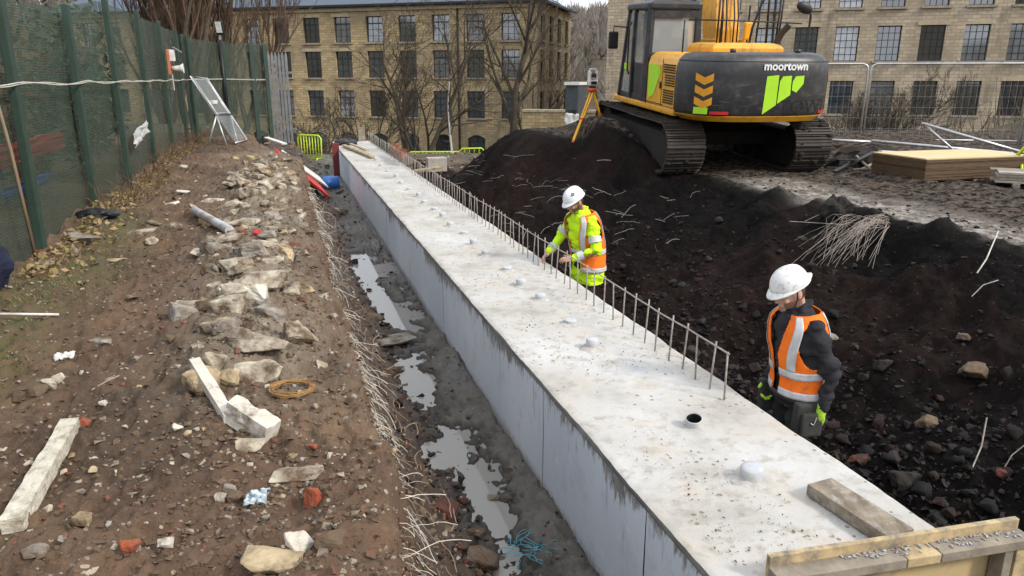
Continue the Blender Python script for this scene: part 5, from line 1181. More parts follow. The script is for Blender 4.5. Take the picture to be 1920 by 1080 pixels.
# temporary fence panels on the right
def heras(label, pa, pb, ht=2.0):
    e_ = empty('fence_panel', pa, 0, label, 'fence panel'); d = Vector(pb)-Vector(pa); d.z = 0; r = .021; L = d.length; u = d.normalized(); z = Vector((0, 0, 1))
    pts = [z*0, z*(ht-.12), u*.03+z*(ht-.04), u*.12+z*ht, u*(L-.12)+z*ht, u*(L-.03)+z*(ht-.04), u*L+z*(ht-.12), u*L]
    m = MB(); m.tube(pts, r, 8); m.build('tube_frame', M_ALU, e_, True)
    m = MB(); m.tube([z*.25, u*L+z*.25], .016, 6); m.build('lower_rail', M_ALU, e_, True)
    m = MB()
    for k in range(1, int(L/.14)): m.tube([u*(k*.14)+z*.25, u*(k*.14)+z*ht], .0016, 3, False)
    for k in range(1, 7): m.tube([z*(.25*k), u*L+z*(.25*k)], .0016, 3, False)
    m.build('wire_infill', M_ALU, e_); return e_
def hp_(px, D): X = (px-960)/F*D; return Vector((X, D/CT-.42, 1.28))
g = [(1320, 18.6), (1611, 18.2), (1617, 18.2), (1908, 17.6), (1914, 17.6), (2200, 17)]
for (a, b, lb) in ((0, 1, 'galvanised site fence panel partly hidden by the excavator'), (2, 3, 'galvanised site fence panel standing behind the plywood stack'), (4, 5, 'galvanised site fence panel cut off by the right edge')): heras(lb, hp_(*g[a]), hp_(*g[b]))
# plywood stack
ps = empty('plywood_stack', (0, 0, 0), 0, 'low stack of brown plywood sheets on the muddy platform', 'plywood stack')
A = az(1742, 298, 1.69); B = az(1676, 289, 1.69); Cc = az(1912, 292, 1.69)
c0 = A; ux = (Cc-A); ux.z = 0; ux.normalize(); uy = Vector((-ux.y, ux.x, 0)); ps.location = (A.x, A.y, float(heap_z(*st(A))))
nsh = 17; rnd = random.Random(2); zz0 = 1.69-ps.location.z-.37
M_PLYE = mat('plywood_edge', (.15, .095, .052), (.075, .048, .029), 5, .8, .3, 60, stretch=(1, 1, 14)); M_PLYT = mat('plywood_top', (.62, .50, .28), (.52, .41, .22), 3, .7, .1)
for k in range(nsh):
    m = MB(); ox, oy = rnd.uniform(-.012, .012), rnd.uniform(-.012, .012); z = zz0+.022*k
    c_ = ux*(1.06+ox)+uy*(.61+oy); m.box(c_+Vector((0, 0, z+.010)), (2.2, 1.22, .0195), Matrix.Rotation(math.atan2(ux.y, ux.x), 3, 'Z')); m.build('sheet', M_PLYT if k == nsh-1 else M_PLYE, ps)
for u in (.2, 1.06, 1.9): m = MB(); m.box(ux*u+uy*.61+Vector((0, 0, zz0-.05)), (.1, 1.2, .10), Matrix.Rotation(math.atan2(ux.y, ux.x), 3, 'Z')); m.build('bearer', M_TIMB, ps)
# scaffold boards, right edge
sb = empty('board_stack', az(1880, 350, 1.35), 0, 'stack of weathered grey scaffold boards at the right edge', 'board stack'); d0 = (az(1925, 352, 1.42)-az(1846, 325, 1.60)); ang = math.radians(-28)
for k in range(4):
    for j in range(3):
        m = MB(); m.box((rnd.uniform(-.05, .05)+.2, j*.235-.2, .05+k*.043), (2.2, .225, .036), None); o = m.build('scaffold_board', M_TIMB if (k+j) % 3 else mat('pale_grey_timber', (.42, .39, .34), (.28, .25, .21), 9, .8, .4, 40), sb, bevel=.004)
sb.rotation_euler = (0, 0, ang); sb.location = az(1905, 345, 1.38); sb.location += Vector((.75, .1, -.04))
m = MB(); m.box((-.6, 0, .0), (.1, .8, .06)); m.build('bearer', M_TIMB, sb)
# steel poles
def pole(label, a, b, r=.03): m = MB(); m.tube([a, b], r, 8); o = m.build('scaffold_pole', M_ALU, None, True); tag(o, label, 'pole'); return o
pole('galvanised pole sloping from upper left down past the plywood stack', ad(1728, 231, 15.0), ad(1935, 291, 14.4))
pole('thin galvanised brace dropping from the sloping pole to the plywood', ad(1733, 233, 15.0), ad(1792, 285, 14.6), .022)
pole('galvanised pole lying behind the plywood stack, low and nearly level', ad(1634, 264, 15.6), ad(1900, 288, 15.0))
pole('galvanised pole lying between the excavator track and the debris', ad(1545, 262, 16.0), ad(1632, 266, 15.7))
q = ad(1926, 300, 12.6); barrier('yellow green barrier part at the right edge over the boards', q+Vector((.25, .3, -.25)), (1, .2), .9, .55, 6, (.5, .3))
# broken timber and wire debris
deb = [((1565, 322), (1640, 285), .10, 'black'), ((1590, 330), (1650, 300), .05, 'pale'), ((1600, 318), (1690, 312), .06, 'grey'), ((1625, 334), (1660, 296), .035, 'pale'), ((1650, 283), (1695, 286), .08, 'white'), ((1570, 300), (1625, 300), .09, 'black'), ((1640, 325), (1605, 292), .04, 'grey')]
dl = ['charred black plank propped in the debris heap', 'thin pale lath crossing the debris heap', 'grey plank lying flat in the debris heap', 'short pale lath upright in the debris heap', 'white broken board on top of the debris heap', 'charred black plank lying at the back of the debris', 'grey stick leaning back in the debris heap']
for (a, b, wd, k), lb in zip(deb, dl):
    A_ = ad(*a, 13.6); B_ = ad(*b, 13.9); m = MB(); m.bar(A_, B_, wd, .03); o = m.build('broken_plank', {'black': M_BLACK, 'pale': mat('pale_lath', (.45, .40, .32), (.30, .26, .2), 9, .8, .3), 'grey': M_TIMB, 'white': M_WHITE}[k], None); tag(o, lb, 'plank')
S_DEB = mat('debris_dark', (.035, .028, .023), (.014, .012, .010), 8, .9, .8, 30)
for i, (px, py, r) in enumerate(((1590, 312, .30), (1660, 308, .26), (1625, 300, .36))):
    o = crumple('debris_mound', ad(px, py, 14.3), (r*1.5, r, r*.75), S_DEB, 50+i); tag(o, ('black lump of spoil under the charred planks', 'black lump of spoil beside the plywood stack', 'black lump of spoil at the middle of the debris')[i], 'spoil lump')
o = crumple('spoil_lump', on(1563, 403, heap_z, 1.3)+Vector((0, 0, .06)), (.20, .16, .16), M_TFR, 57); tag(o, 'rounded black boulder of spoil on the crest above the wire tuft', 'spoil lump')
# ================================================================== formwork and timber at the near end
fw = empty('formwork_panel', w(0, 0, 0), 0, 'plywood and timber formwork panel closing the near beam end', 'formwork')
RB = Matrix.Rotation(BA+math.atan2(-.09, 1.27), 3, 'Z')
def fb(name, s, t, z, size, mt, bev=.004): m = MB(); m.box(w(s, t, z), size, RB); return m.build(name, mt, fw, bevel=bev)
def tl(s): return 2.335-.0709*(s-1.87)
fb('plywood_sheet', 2.50, tl(2.50), .49, (1.28, .018, .96), M_PLY, .002)
fb('top_board', 2.50, tl(2.5)-.004, .955, (1.285, .028, .085), M_TIMN)
fb('ledge_rail', 2.16, tl(2.16)-.062, .925, (.62, .088, .047), M_TIMB); fb('ledge_rail', 2.56, tl(2.56)-.063, .925, (.17, .086, .046), M_TIMN); fb('ledge_rail', 2.895, tl(2.895)-.062, .925, (.49, .088, .047), M_TIMB)
fb('left_stud', 1.885, tl(1.885)-.055, .45, (.047, .075, .90), M_TIMB); fb('right_stud', 3.03, tl(3.03)-.055, .45, (.047, .075, .90), M_TIMB); fb('right_stud', 3.115, tl(3.115)-.05, .46, (.07, .07, .90), M_TIMN); fb('bottom_rail', 2.46, tl(2.46)-.055, .06, (1.05, .075, .09), M_TIMB)
rnd = random.Random(5); m = MB()
for k in range(100):
    s_ = rnd.uniform(2.2, 3.1); p = w(s_, tl(s_)-.028-rnd.random()**2*.05, .951); r = rnd.uniform(.003, .009); m.box(p+Vector((0, 0, r*.3)), (r*2.2, r, r*.7), Matrix.Rotation(rnd.random()*3, 3, 'Z') @ Matrix.Rotation(rnd.uniform(-.4, .4), 3, 'X'))
o = m.build('cement_crumbs', mat('cement_crumb', (.42, .43, .44), (.22, .22, .22), 30, .8, .2)); tag(o, 'grey cement crumbs spilled along the formwork ledge', 'crumbs', None, 'stuff')
a, b = w(2.545, 2.86, BH+.042), w(2.60, 2.36, BH+.042); m = MB(); m.bar(a, b, .165, .066); o = m.build('timber_offcut', mat('weathered_timber', (.27, .215, .155), (.13, .105, .078), 7, .8, .6, 45, .006, stretch=(3, .6, 3), dirt=(.35, .32, .28), dirt_amt=.35, dscale=14), None, bevel=.006); tag(o, 'thick weathered timber offcut on the beam by the formwork', 'timber')
# ================================================================== stones
def rock_mesh(name, seed, dims, mt, npts=16, sub=2, rough=.05, boxy=.6):
    rnd = random.Random(seed); bm = bmesh.new()
    for k in range(npts):
        v_ = Vector((rnd.uniform(-1, 1), rnd.uniform(-1, 1), rnd.uniform(-1, 1))); mx_ = max(abs(c) for c in v_); v_ = v_/(mx_**boxy)*rnd.uniform(.75, 1) if mx_ > 0 else v_
        bm.verts.new((v_.x*dims[0]/2, v_.y*dims[1]/2, v_.z*dims[2]/2))
    r = bmesh.ops.convex_hull(bm, input=bm.verts[:]); bmesh.ops.delete(bm, geom=[g_ for g_ in r['geom_interior'] if isinstance(g_, bmesh.types.BMVert)], context='VERTS')
    bm.verts.ensure_lookup_table(); loose = [v_ for v_ in bm.verts if not v_.link_faces]; bmesh.ops.delete(bm, geom=loose, context='VERTS')
    if sub:
        bmesh.ops.bevel(bm, geom=bm.edges[:], offset=min(dims)*.04, segments=1, affect='EDGES', clamp_overlap=True)
        for _ in range(sub):
            bmesh.ops.triangulate(bm, faces=[f for f in bm.faces if len(f.verts) > 4]); L = [e for e in bm.edges if e.calc_length() > max(dims)*.12]
            if L: bmesh.ops.subdivide_edges(bm, edges=L, cuts=1, use_grid_fill=True)
        bm.normal_update(); sc = 5/max(dims); am = min(dims)*rough
        cc = np.array([v_.co[:] for v_ in bm.verts]); ff = fbm(cc[:, 0]*sc+cc[:, 2]*sc*.7, cc[:, 1]*sc-cc[:, 2]*sc*.6, seed, 3)+.5*fbm(cc[:, 2]*sc*2.2+7, cc[:, 0]*sc*2.2, seed+5, 3)
        for v_, f in zip(bm.verts, ff): v_.co += v_.normal*float(f)*am*2
    me = bpy.data.meshes.new(name); bm.to_mesh(me); bm.free(); me.materials.append(mt); return me
def stone_mat(name, c, c2, mud=(.115, .076, .047), amt=.56): return mat(name, c, c2, 9, .88, .6, 55, .006, .25, dirt=mud, dirt_amt=amt, dscale=7)
S_PALE = stone_mat('stone_pale', (.52, .47, .38), (.36, .31, .23)); S_GREY = stone_mat('stone_grey', (.36, .34, .30), (.22, .20, .17)); S_TAN = stone_mat('stone_tan', (.50, .40, .25), (.36, .28, .17))
S_MUD = stone_mat('stone_muddy', (.17, .13, .095), (.09, .065, .045)); S_DARK = stone_mat('stone_dark', (.045, .036, .031), (.022, .018, .016), (.02, .016, .014)); S_WHITE = stone_mat('stone_white', (.64, .60, .53), (.46, .42, .35), amt=.3)
S_BRICK = stone_mat('brick_red', (.36, .085, .035), (.24, .055, .028), (.14, .09, .06), .35); S_BRICKD = stone_mat('brick_dark', (.13, .042, .028), (.08, .028, .02), (.03, .022, .018), .5)
S_SOIL = stone_mat('soil_clod', (.15, .100, .063), (.070, .045, .028)); S_BRICKM = stone_mat('brick_muddy', (.20, .075, .045), (.13, .05, .032), (.12, .085, .058), .5)
PL, GR, TN, MU, WH, BR = S_PALE, S_GREY, S_TAN, S_MUD, S_WHITE, S_BRICK
def stone(px, py, wp, hp, mt, label, seed, name='rock', cat='rock', flat=.55, rz=None, fn=bank_z, tilt=0, boxy=.6, sink=.36):
    p = on(px, py, fn); D = p.y*CT-(p.z-H)*SN; wd = wp*D/F; vis = hp*D/F
    ht = vis*flat*1.2; dp = max(wd*.55, vis*(1-flat)/.42) if flat < .5 else wd*.75; dp = min(dp, wd*1.3)
    o = link(name, rock_mesh(name, seed, (wd*1.08, dp, max(ht, .02)*1.25), mt, 18, 2, .05, boxy)); rnd = random.Random(seed)
    o.location = p+Vector((0, 0, ht*(.5-sink)+.012)); o.rotation_euler = (rnd.uniform(-.12, .12)+tilt, rnd.uniform(-.12, .12), rz if rz is not None else rnd.uniform(-.3, .3)); tag(o, label, cat); return o
ST = [
 (558, 893, 104, 44, PL, 'flat pale stone slab beside the large red brick piece', .35), (563, 1028, 58, 58, WH, 'angular pale block standing behind the broad yellowish slab', .6),
 (512, 1058, 140, 44, TN, 'broad yellowish slab lying at the bottom edge of the picture', .3), (618, 1025, 58, 42, MU, 'rounded muddy brown cobble beside the angular pale block', .7),
 (310, 1024, 38, 22, WH, 'small pale flat stone level with the red brick fragment', .5), (152, 982, 50, 34, TN, 'tan wedge of stone beside the white timber batten', .6),
 (70, 1040, 46, 34, GR, 'grey stone below the near end of the white batten', .5), (175, 886, 22, 14, TN, 'small tan stone alone on bare soil right of the batten', .6),
 (332, 808, 28, 15, WH, 'small white stone left of the broken kerb piece', .6), (195, 760, 20, 14, WH, 'small whitish stone above the far end of the batten', .6),
 (60, 742, 62, 32, MU, 'dark muddy lump beside a cluster of pale stones', .7), (92, 728, 28, 26, PL, 'pale stone leaning on the dark muddy lump', .7), (110, 715, 26, 20, PL, 'small pale stone topmost in the cluster by the muddy lump', .7),
 (190, 648, 42, 26, GR, 'grey square stone on open soil left of the rubble', .6), (482, 712, 92, 62, PL, 'big pale boulder with dark underside in the rubble', .7),
 (500, 655, 118, 58, PL, 'large sloping pale slab behind the big boulder', .4), (405, 695, 56, 66, PL, 'upright yellowish pale rock left of the big boulder', .7), (452, 640, 60, 40, GR, 'grey rock wedged behind the large sloping slab', .6),
 (375, 640, 100, 34, MU, 'muddy slab half buried left of the large sloping slab', .35), (432, 582, 74, 48, PL, 'blocky pale rock with muddy left end', .7), (352, 578, 66, 26, PL, 'long low pale rock left of the blocky one', .5),
 (480, 562, 56, 46, WH, 'pale rock with dark hollow under it', .7), (492, 534, 112, 46, PL, 'long pale slab lying above the hollow rock', .5), (400, 520, 44, 42, GR, 'squarish grey rock left of the long slab', .75),
 (450, 512, 46, 28, PL, 'pale rock just behind the long slab', .6), (475, 478, 50, 38, GR, 'rounded grey rock above the long slab', .7), (530, 482, 44, 30, PL, 'yellowish pale rock near the bank edge', .65), (562, 480, 40, 18, PL, 'flat pale rock closest to the bank edge strands', .5),
 (425, 452, 60, 26, PL, 'pale rock just below the white pipe', .5), (445, 425, 90, 34, PL, 'long pale rock lying along the white pipe', .4), (500, 445, 36, 18, GR, 'small grey rock beside the red scraps', .6),
 (385, 480, 46, 22, PL, 'pale flat rock below the pipe end', .5), (452, 388, 84, 34, PL, 'pale slab at the top of the rubble spread', .45), (398, 378, 52, 22, WH, 'whitish rock left of the top slab', .5), (510, 392, 40, 24, PL, 'pale rock right of the top slab', .6), (487, 362, 48, 26, GR, 'greyish rock far along the rubble spread', .6), (520, 350, 40, 22, PL, 'pale rock far along the bank edge', .6), (440, 350, 44, 20, PL, 'low pale rock at the far end of the rubble', .5), (500, 325, 40, 18, PL, 'farthest pale rock in the rubble spread', .5),
 (150, 452, 76, 30, GR, 'wide grey stone at the fence foot', .5), (82, 508, 74, 32, PL, 'pale double lump of stone near the fence foot by the weeds', .6), (138, 480, 34, 26, PL, 'pale stone right of the double lump', .65), (285, 455, 28, 18, PL, 'pale stone alone between fence and rubble', .6), (262, 438, 56, 16, PL, 'low pale stones ridge past the fence foot', .5), (330, 430, 24, 20, PL, 'small upright pale stone left of the white pipe', .7), (210, 490, 50, 12, TN, 'flat tan stone flush with the soil', .35), (345, 362, 30, 14, WH, 'white flat stone near the far fence', .4), (320, 385, 40, 14, WH, 'pair of whitish flat stones mid bank', .4),
 (70, 455, 30, 16, PL, 'small pale stone tight against the fence mesh', .6), (290, 420, 34, 14, GR, 'thin grey stone before the dark fence litter', .4), (430, 925, 30, 18, GR, 'grey pebble left of the plastic scrap', .7), (415, 940, 24, 20, WH, 'round whitish pebble left of the plastic scrap', .8), (443, 940, 30, 20, MU, 'round brown pebble touching the plastic scrap', .8), (250, 560, 26, 12, PL, 'small pale stone on the open path', .5), (155, 533, 22, 12, PL, 'little pale stone past the weeds', .5),
]
for i, (px, py, wp, hp, mt, lb, fl) in enumerate(ST): stone(px, py, wp, hp, mt, lb, 200+i, flat=fl)
stone(592, 948, 44, 50, BR, 'large orange red brick piece near the bank edge', 301, 'brick_piece', 'brick', .75); stone(245, 1030, 38, 26, BR, 'red brick fragment at the bottom of the bank', 302, 'brick_piece', 'brick', .65)
stone(157, 800, 26, 18, BR, 'orange brick bit at the far tip of the white batten', 303, 'brick_piece', 'brick', .7); stone(487, 440, 22, 14, mat('scrap_red', (.6, .03, .03), None, 4, .5, 0), 'bright red plastic scrap in the rubble', 304, 'plastic_scrap', 'scrap', .6)
stone(584, 845, 22, 14, BR, 'small orange brick bit above the flat pale slab', 305, 'brick_piece', 'brick', .7); stone(75, 478, 34, 18, BR, 'red brick half buried near the fence weeds', 306, 'brick_piece', 'brick', .6)
# trench pieces
stone(735, 640, 104, 40, GR, 'flat grey slab lying in the trench water', 310, 'slab', 'slab', .2, fn=floor_z); stone(832, 962, 52, 40, S_BRICKD, 'dark brick lying in the trench mud', 311, 'brick_piece', 'brick', .75, fn=floor_z, boxy=1.0)
stone(905, 1062, 72, 46, S_MUD, 'dark rounded cobble at the bottom of the trench', 312, fn=floor_z, flat=.7); stone(748, 760, 20, 22, S_DARK, 'small dark stone standing in the middle puddle', 313, fn=floor_z, flat=.7); stone(790, 748, 24, 18, S_DARK, 'small dark stone at the puddle edge near the beam', 314, fn=floor_z, flat=.7)
stone(662, 495, 24, 20, S_DARK, 'dark clod beside the far puddle', 315, fn=floor_z, flat=.7); stone(705, 598, 40, 20, S_MUD, 'low muddy stone above the flat grey slab', 316, fn=floor_z, flat=.5); stone(925, 938, 26, 14, S_GREY, 'small grey stone in the near puddle', 317, fn=floor_z, flat=.5); stone(770, 925, 22, 14, S_BRICKD, 'small reddish stone below the bank strands', 318, fn=floor_z, flat=.6); stone(640, 400, 30, 18, S_GREY, 'grey stone at the far trench foot', 319, fn=floor_z, flat=.6)
# reddish bricks in the spoil slope
for i, (px, py, wp, hp, lb) in enumerate(((1610, 868, 44, 26, 'reddish brick piece in the cobbles below the lime glove'), (1825, 700, 52, 34, 'pale brown block half buried in the black slope'), (1880, 890, 40, 22, 'dull red brick in the near corner cobbles'), (1700, 905, 60, 40, 'big dark cobble beside the near beam edge'), (1740, 800, 40, 30, 'brown rounded cobble lying under the small black slope'), (1660, 690, 40, 28, 'dark grey cobble behind the worker in dark fleece'), (1810, 638, 34, 22, 'brownish cobble high on the near black slope'), (1560, 640, 22, 34, 'pale upright chip behind the near worker'))):
    stone(px, py, wp, hp, (S_BRICKD, S_MUD, S_BRICKD, S_DARK, S_MUD, S_DARK, S_MUD, S_GREY)[i], lb, 330+i, 'brick_piece' if i in (0, 2) else 'cobble', 'brick' if i in (0, 2) else 'cobble', .65, fn=heap_z)
# batten, broken kerb, pipe, rod, coil, scraps
M_BAT = mat('white_plaster_batten', (.66, .62, .52), (.48, .44, .35), 12, .85, .9, 60, .012, dirt=(.28, .23, .16), dirt_amt=.35, dscale=16)
def rough_bar(name, label, a, b, wd, hd, mt, amp, seed, cat, tw=0):
    a = Vector(a); b = Vector(b); d = (b-a); L = d.length; d.normalize(); x = d.cross(Vector((0, 0, 1))).normalized(); z = x.cross(d); n = max(6, int(L/.025)); rs = []
    for k in range(n+1):
        p = a+d*(L*k/n); ring = []
        for q in range(16):
            an = 2*math.pi*q/16; cx_, cz_ = math.cos(an), math.sin(an); m_ = max(abs(cx_), abs(cz_)); f = 1+amp*float(fbm(k*.5, q*.8, seed, 3))
            ring.append(p+x*(cx_/m_*wd/2*f)+z*(cz_/m_*hd/2*f))
        rs.append(ring)
    m = MB(); m.rings(rs); o = m.build(name, mt); tag(o, label, cat); return o
a = on(25, 1000, bank_z); b = on(135, 808, bank_z); rough_bar('timber_batten', 'rough white plastered batten lying on the near bank', a+Vector((0, 0, .03)), b+Vector((0, 0, .035)), .075, .062, M_BAT, .13, 7, 'batten')
a = on(368, 702, bank_z); b = on(432, 798, bank_z); rough_bar('stone_kerb', 'narrow broken pale kerb length above the bigger broken piece', a+Vector((0, 0, .07)), b+Vector((0, 0, .04)), .055, .05, S_WHITE, .14, 8, 'kerb')
a = on(436, 782, bank_z); b = on(510, 822, bank_z); rough_bar('stone_kerb', 'stepped broken pale kerb chunk at the end of the narrow one', a+Vector((0, 0, .05)), b+Vector((0, 0, .02)), .085, .11, S_WHITE, .32, 9, 'kerb')
a = on(367, 405, bank_z); b = on(432, 442, bank_z); m = MB(); m.tube([a+Vector((0, 0, .06)), b+Vector((0, 0, .05))], .045, 12); o = m.build('plastic_pipe', mat('pipe_grey_white', (.58, .58, .60), (.42, .42, .44), 9, .5, .1, dirt=(.3, .25, .2), dirt_amt=.35), None, True); smooth_by_angle(o.data, 40); tag(o, 'white grey plastic pipe length on the rubble', 'pipe')
a = on(-10, 597, bank_z); b = on(112, 598, bank_z); m = MB(); m.tube([a+Vector((0, 0, .03)), b+Vector((0, 0, .03))], .009, 6); o = m.build('thin_rod', M_WHITE, None, True); tag(o, 'thin white rod at the left edge of the bank', 'rod')
c_ = on(548, 738, bank_z); rnd = random.Random(3); m = MB()
for k in range(16):
    r = .095+rnd.uniform(-.012, .012); ph = rnd.random()*6; tl_ = rnd.uniform(-.12, .12); m.tube([c_+Vector((r*1.1*math.cos(a_), r*math.sin(a_), .022+rnd.uniform(-.006, .006)+tl_*.06*math.cos(a_+ph)+.008*k/8)) for a_ in [2*math.pi*q/28 for q in range(29)]], .0022, 4, False)
o = m.build('wire_coil', mat('tan_wire', (.38, .21, .07), (.26, .14, .05), 20, .6, 0), None, True); tag(o, 'coil of tan tying wire lying on the bank', 'wire coil')
o = sheet('plastic_scrap', on(482, 945, bank_z)+Vector((0, 0, .03)), (1, .2, .2), (.1, .6, .5), .085, .06, mat('scrap_blue_white', (.50, .58, .64), None, 6, .4, 0), .03, 12); tag(o, 'pale blue torn plastic scrap among pebbles', 'scrap')
o = sheet('plastic_scrap', on(500, 446, bank_z)+Vector((0, 0, .03)), (1, .2, .2), (.1, .6, .5), .12, .05, mat('scrap_blue', (.20, .33, .42), None, 6, .4, 0), .03, 14); tag(o, 'dull blue plastic scrap near the bright red one', 'scrap')
o = sheet('paper_scrap', on(122, 672, bank_z)+Vector((0, 0, .015)), (1, .3, 0), (-.2, .9, .2), .10, .03, M_WHITE, .02, 15); tag(o, 'small white paper scrap on the open soil', 'scrap')
c_ = on(985, 1032, floor_z, .05); m = MB(); rnd = random.Random(8)
for k in range(26):
    p = c_+Vector((rnd.uniform(-.09, .09), rnd.uniform(-.08, .08), .02)); a_ = rnd.random()*6.28; pts = [p]
    for q in range(5): a_ += rnd.gauss(0, .6); pts.append(pts[-1]+Vector((math.cos(a_)*.03, math.sin(a_)*.03, rnd.uniform(-.006, .009))))
    m.tube(pts, .0025, 4, False)
o = m.build('net_scrap', M_CYAN); tag(o, 'tangle of cyan plastic net in the near trench', 'net')
# navy bundle at the left edge
o = crumple('bundle', on(-6, 540, bank_z)+Vector((0, 0, .15)), (.11, .16, .17), mat('navy_cloth', (.012, .016, .045), (.008, .010, .025), 8, .85, .4), 66); tag(o, 'dark navy cloth bundle at the left picture edge', 'bundle')
# black bin bag and dark litter by the fence
o = crumple('litter_bag', on(185, 412, bank_z)+Vector((0, 0, .05)), (.20, .14, .07), M_BLACK, 71); tag(o, 'flat black litter bag at the fence foot', 'litter')
# ---- medium chips: alike, one by one
rnd = random.Random(77); protos = [rock_mesh('stone_chip', 500+k, (1, rnd.uniform(.6, .95), rnd.uniform(.35, .65)), (S_PALE, S_GREY, S_PALE, S_MUD, S_TAN, S_PALE, S_BRICKM)[k % 7], 14, 1, .05) for k in range(14)]
cnt = 0
while cnt < 290:
    t_ = rnd.uniform(0, 1); t_ = 2.1*(16/2.1)**t_
    s_ = rnd.gauss(-.25, .33) if rnd.random() < .68 and t_ > 3.4 else rnd.uniform(-2.1, .1)
    if s_ > float(edge(t_))-.05 or s_ < -2.1: continue
    D = t_; sz = (rnd.uniform(.010, .022)*D*.6+.012)*(1.5 if abs(s_+.25) < .5 and t_ > 4 else 1); sz = min(sz, .24)
    ki = rnd.randrange(14); o = link('stone_chip', protos[ki]); o.location = w(s_, t_, float(bank_z(s_, t_))+sz*.05); o.scale = (sz,)*3; o.rotation_euler = (rnd.uniform(-.4, .4), rnd.uniform(-.4, .4), rnd.random()*6.28)
    kd = ('pale', 'grey', 'pale', 'muddy', 'tan', 'pale', 'red brick')[ki % 7]; tag(o, 'small '+kd+' chip lying loose on the brown soil bank', 'stone chip', 'small '+kd+' chips on the bank'); cnt += 1
# broken concrete lumps heaped along the trench side of the bank
rnd = random.Random(91); lp = [rock_mesh('concrete_lump', 700+k, (1, rnd.uniform(.6, .9), rnd.uniform(.45, .7)), (S_PALE, S_PALE, S_GREY, S_TAN)[k % 4], 18, 2, .05, .75) for k in range(12)]
for k in range(92):
    t_ = rnd.choice((rnd.gauss(9.5, 2.2), rnd.gauss(5.2, .9), rnd.gauss(12, 1.5))); s_ = rnd.gauss(-.28, .24)
    if t_ < 3.9 or s_ > float(edge(t_))-.08: continue
    sz = rnd.uniform(.11, .30); ki = rnd.randrange(12); o = link('concrete_lump', lp[ki]); o.location = w(s_, t_, float(bank_z(s_, t_))+sz*.09); o.scale = (sz,)*3; o.rotation_euler = (rnd.uniform(-.35, .35), rnd.uniform(-.35, .35), rnd.random()*6.28)
    kd = ('pale', 'pale', 'greyish', 'tan')[ki % 4]; tag(o, 'broken '+kd+' concrete lump in the rubble heaped along the bank', 'concrete lump', kd+' lumps heaped along the bank')
def scatter(name, label, n, fn_pt, zfn, smin, smax, mts, seed, npr=8, lift=.003, keep=None):
    rnd = random.Random(seed); PR = []
    for k in range(npr):
        me = rock_mesh('tmp', seed+k, (1, rnd.uniform(.6, 1), rnd.uniform(.4, .8)), mts[0], 10, 0); PR.append(([v_.co.copy() for v_ in me.vertices], [tuple(p.vertices) for p in me.polygons])); bpy.data.meshes.remove(me)
    ST_ = np.array([fn_pt(rnd) for k in range(n)]); ok = np.ones(n, bool) if keep is None else keep(ST_[:, 0], ST_[:, 1]); ST_ = ST_[ok]
    Z_ = zfn(ST_[:, 0], ST_[:, 1]) if ST_.shape[1] == 2 else ST_[:, 2]
    m = MB()
    for (s_, t_), z_ in zip(ST_[:, :2], Z_):
        p = w(s_, t_, float(z_)+lift)
        sz = smin*(smax/smin)**(rnd.random()**1.6); R = Matrix.Rotation(rnd.random()*6.28, 3, 'Z') @ Matrix.Rotation(rnd.uniform(-.5, .5), 3, 'X'); vs, fs = PR[rnd.randrange(npr)]; m.k = rnd.randrange(len(mts)); m.add([p+R @ (q*sz) for q in vs], fs)
    o = m.build(name, mts); tag(o, label, None, None, 'stuff'); return o
def bank_pt(r):
    t_ = 1.7*(15/1.7)**r.random(); return (r.gauss(-.2, .4) if r.random() < .5 else r.uniform(-2.15, .25)), t_
scatter('gravel', 'fine gravel and stone bits scattered over the soil bank', 15000, bank_pt, bank_z, .008, .050, [S_SOIL, S_PALE, S_SOIL, S_GREY, S_SOIL, S_MUD, S_SOIL, S_MUD, S_SOIL, S_MUD, S_SOIL, S_BRICKM, S_GREY], 900, keep=lambda a, b: (a > -2.15) & (a < edge(b)))
def face_pt(r):
    t_ = 2.0*(16/2.0)**r.random(); u = r.random(); e0 = float(edge(t_)); return e0+.13*u**.7+.01, t_, 1.33*(1-u)-.10*u
scatter('gravel', 'small stones stuck in the crumbling bank face', 2500, face_pt, None, .010, .045, [S_MUD, S_MUD, S_GREY, S_TAN, S_BRICKD], 920)
def floor_pt(r):
    t_ = 2.4*(22/2.4)**r.random(); s_ = r.uniform(.45, 1.12) if r.random() < .85 else r.uniform(.7, 1.62); return s_, t_
scatter('gravel', 'dark clods and stones scattered over the trench floor', 3600, floor_pt, floor_z, .015, .10, [S_DARK, S_MUD, S_DARK, S_SOIL, S_MUD, S_GREY, S_BRICKD], 940)
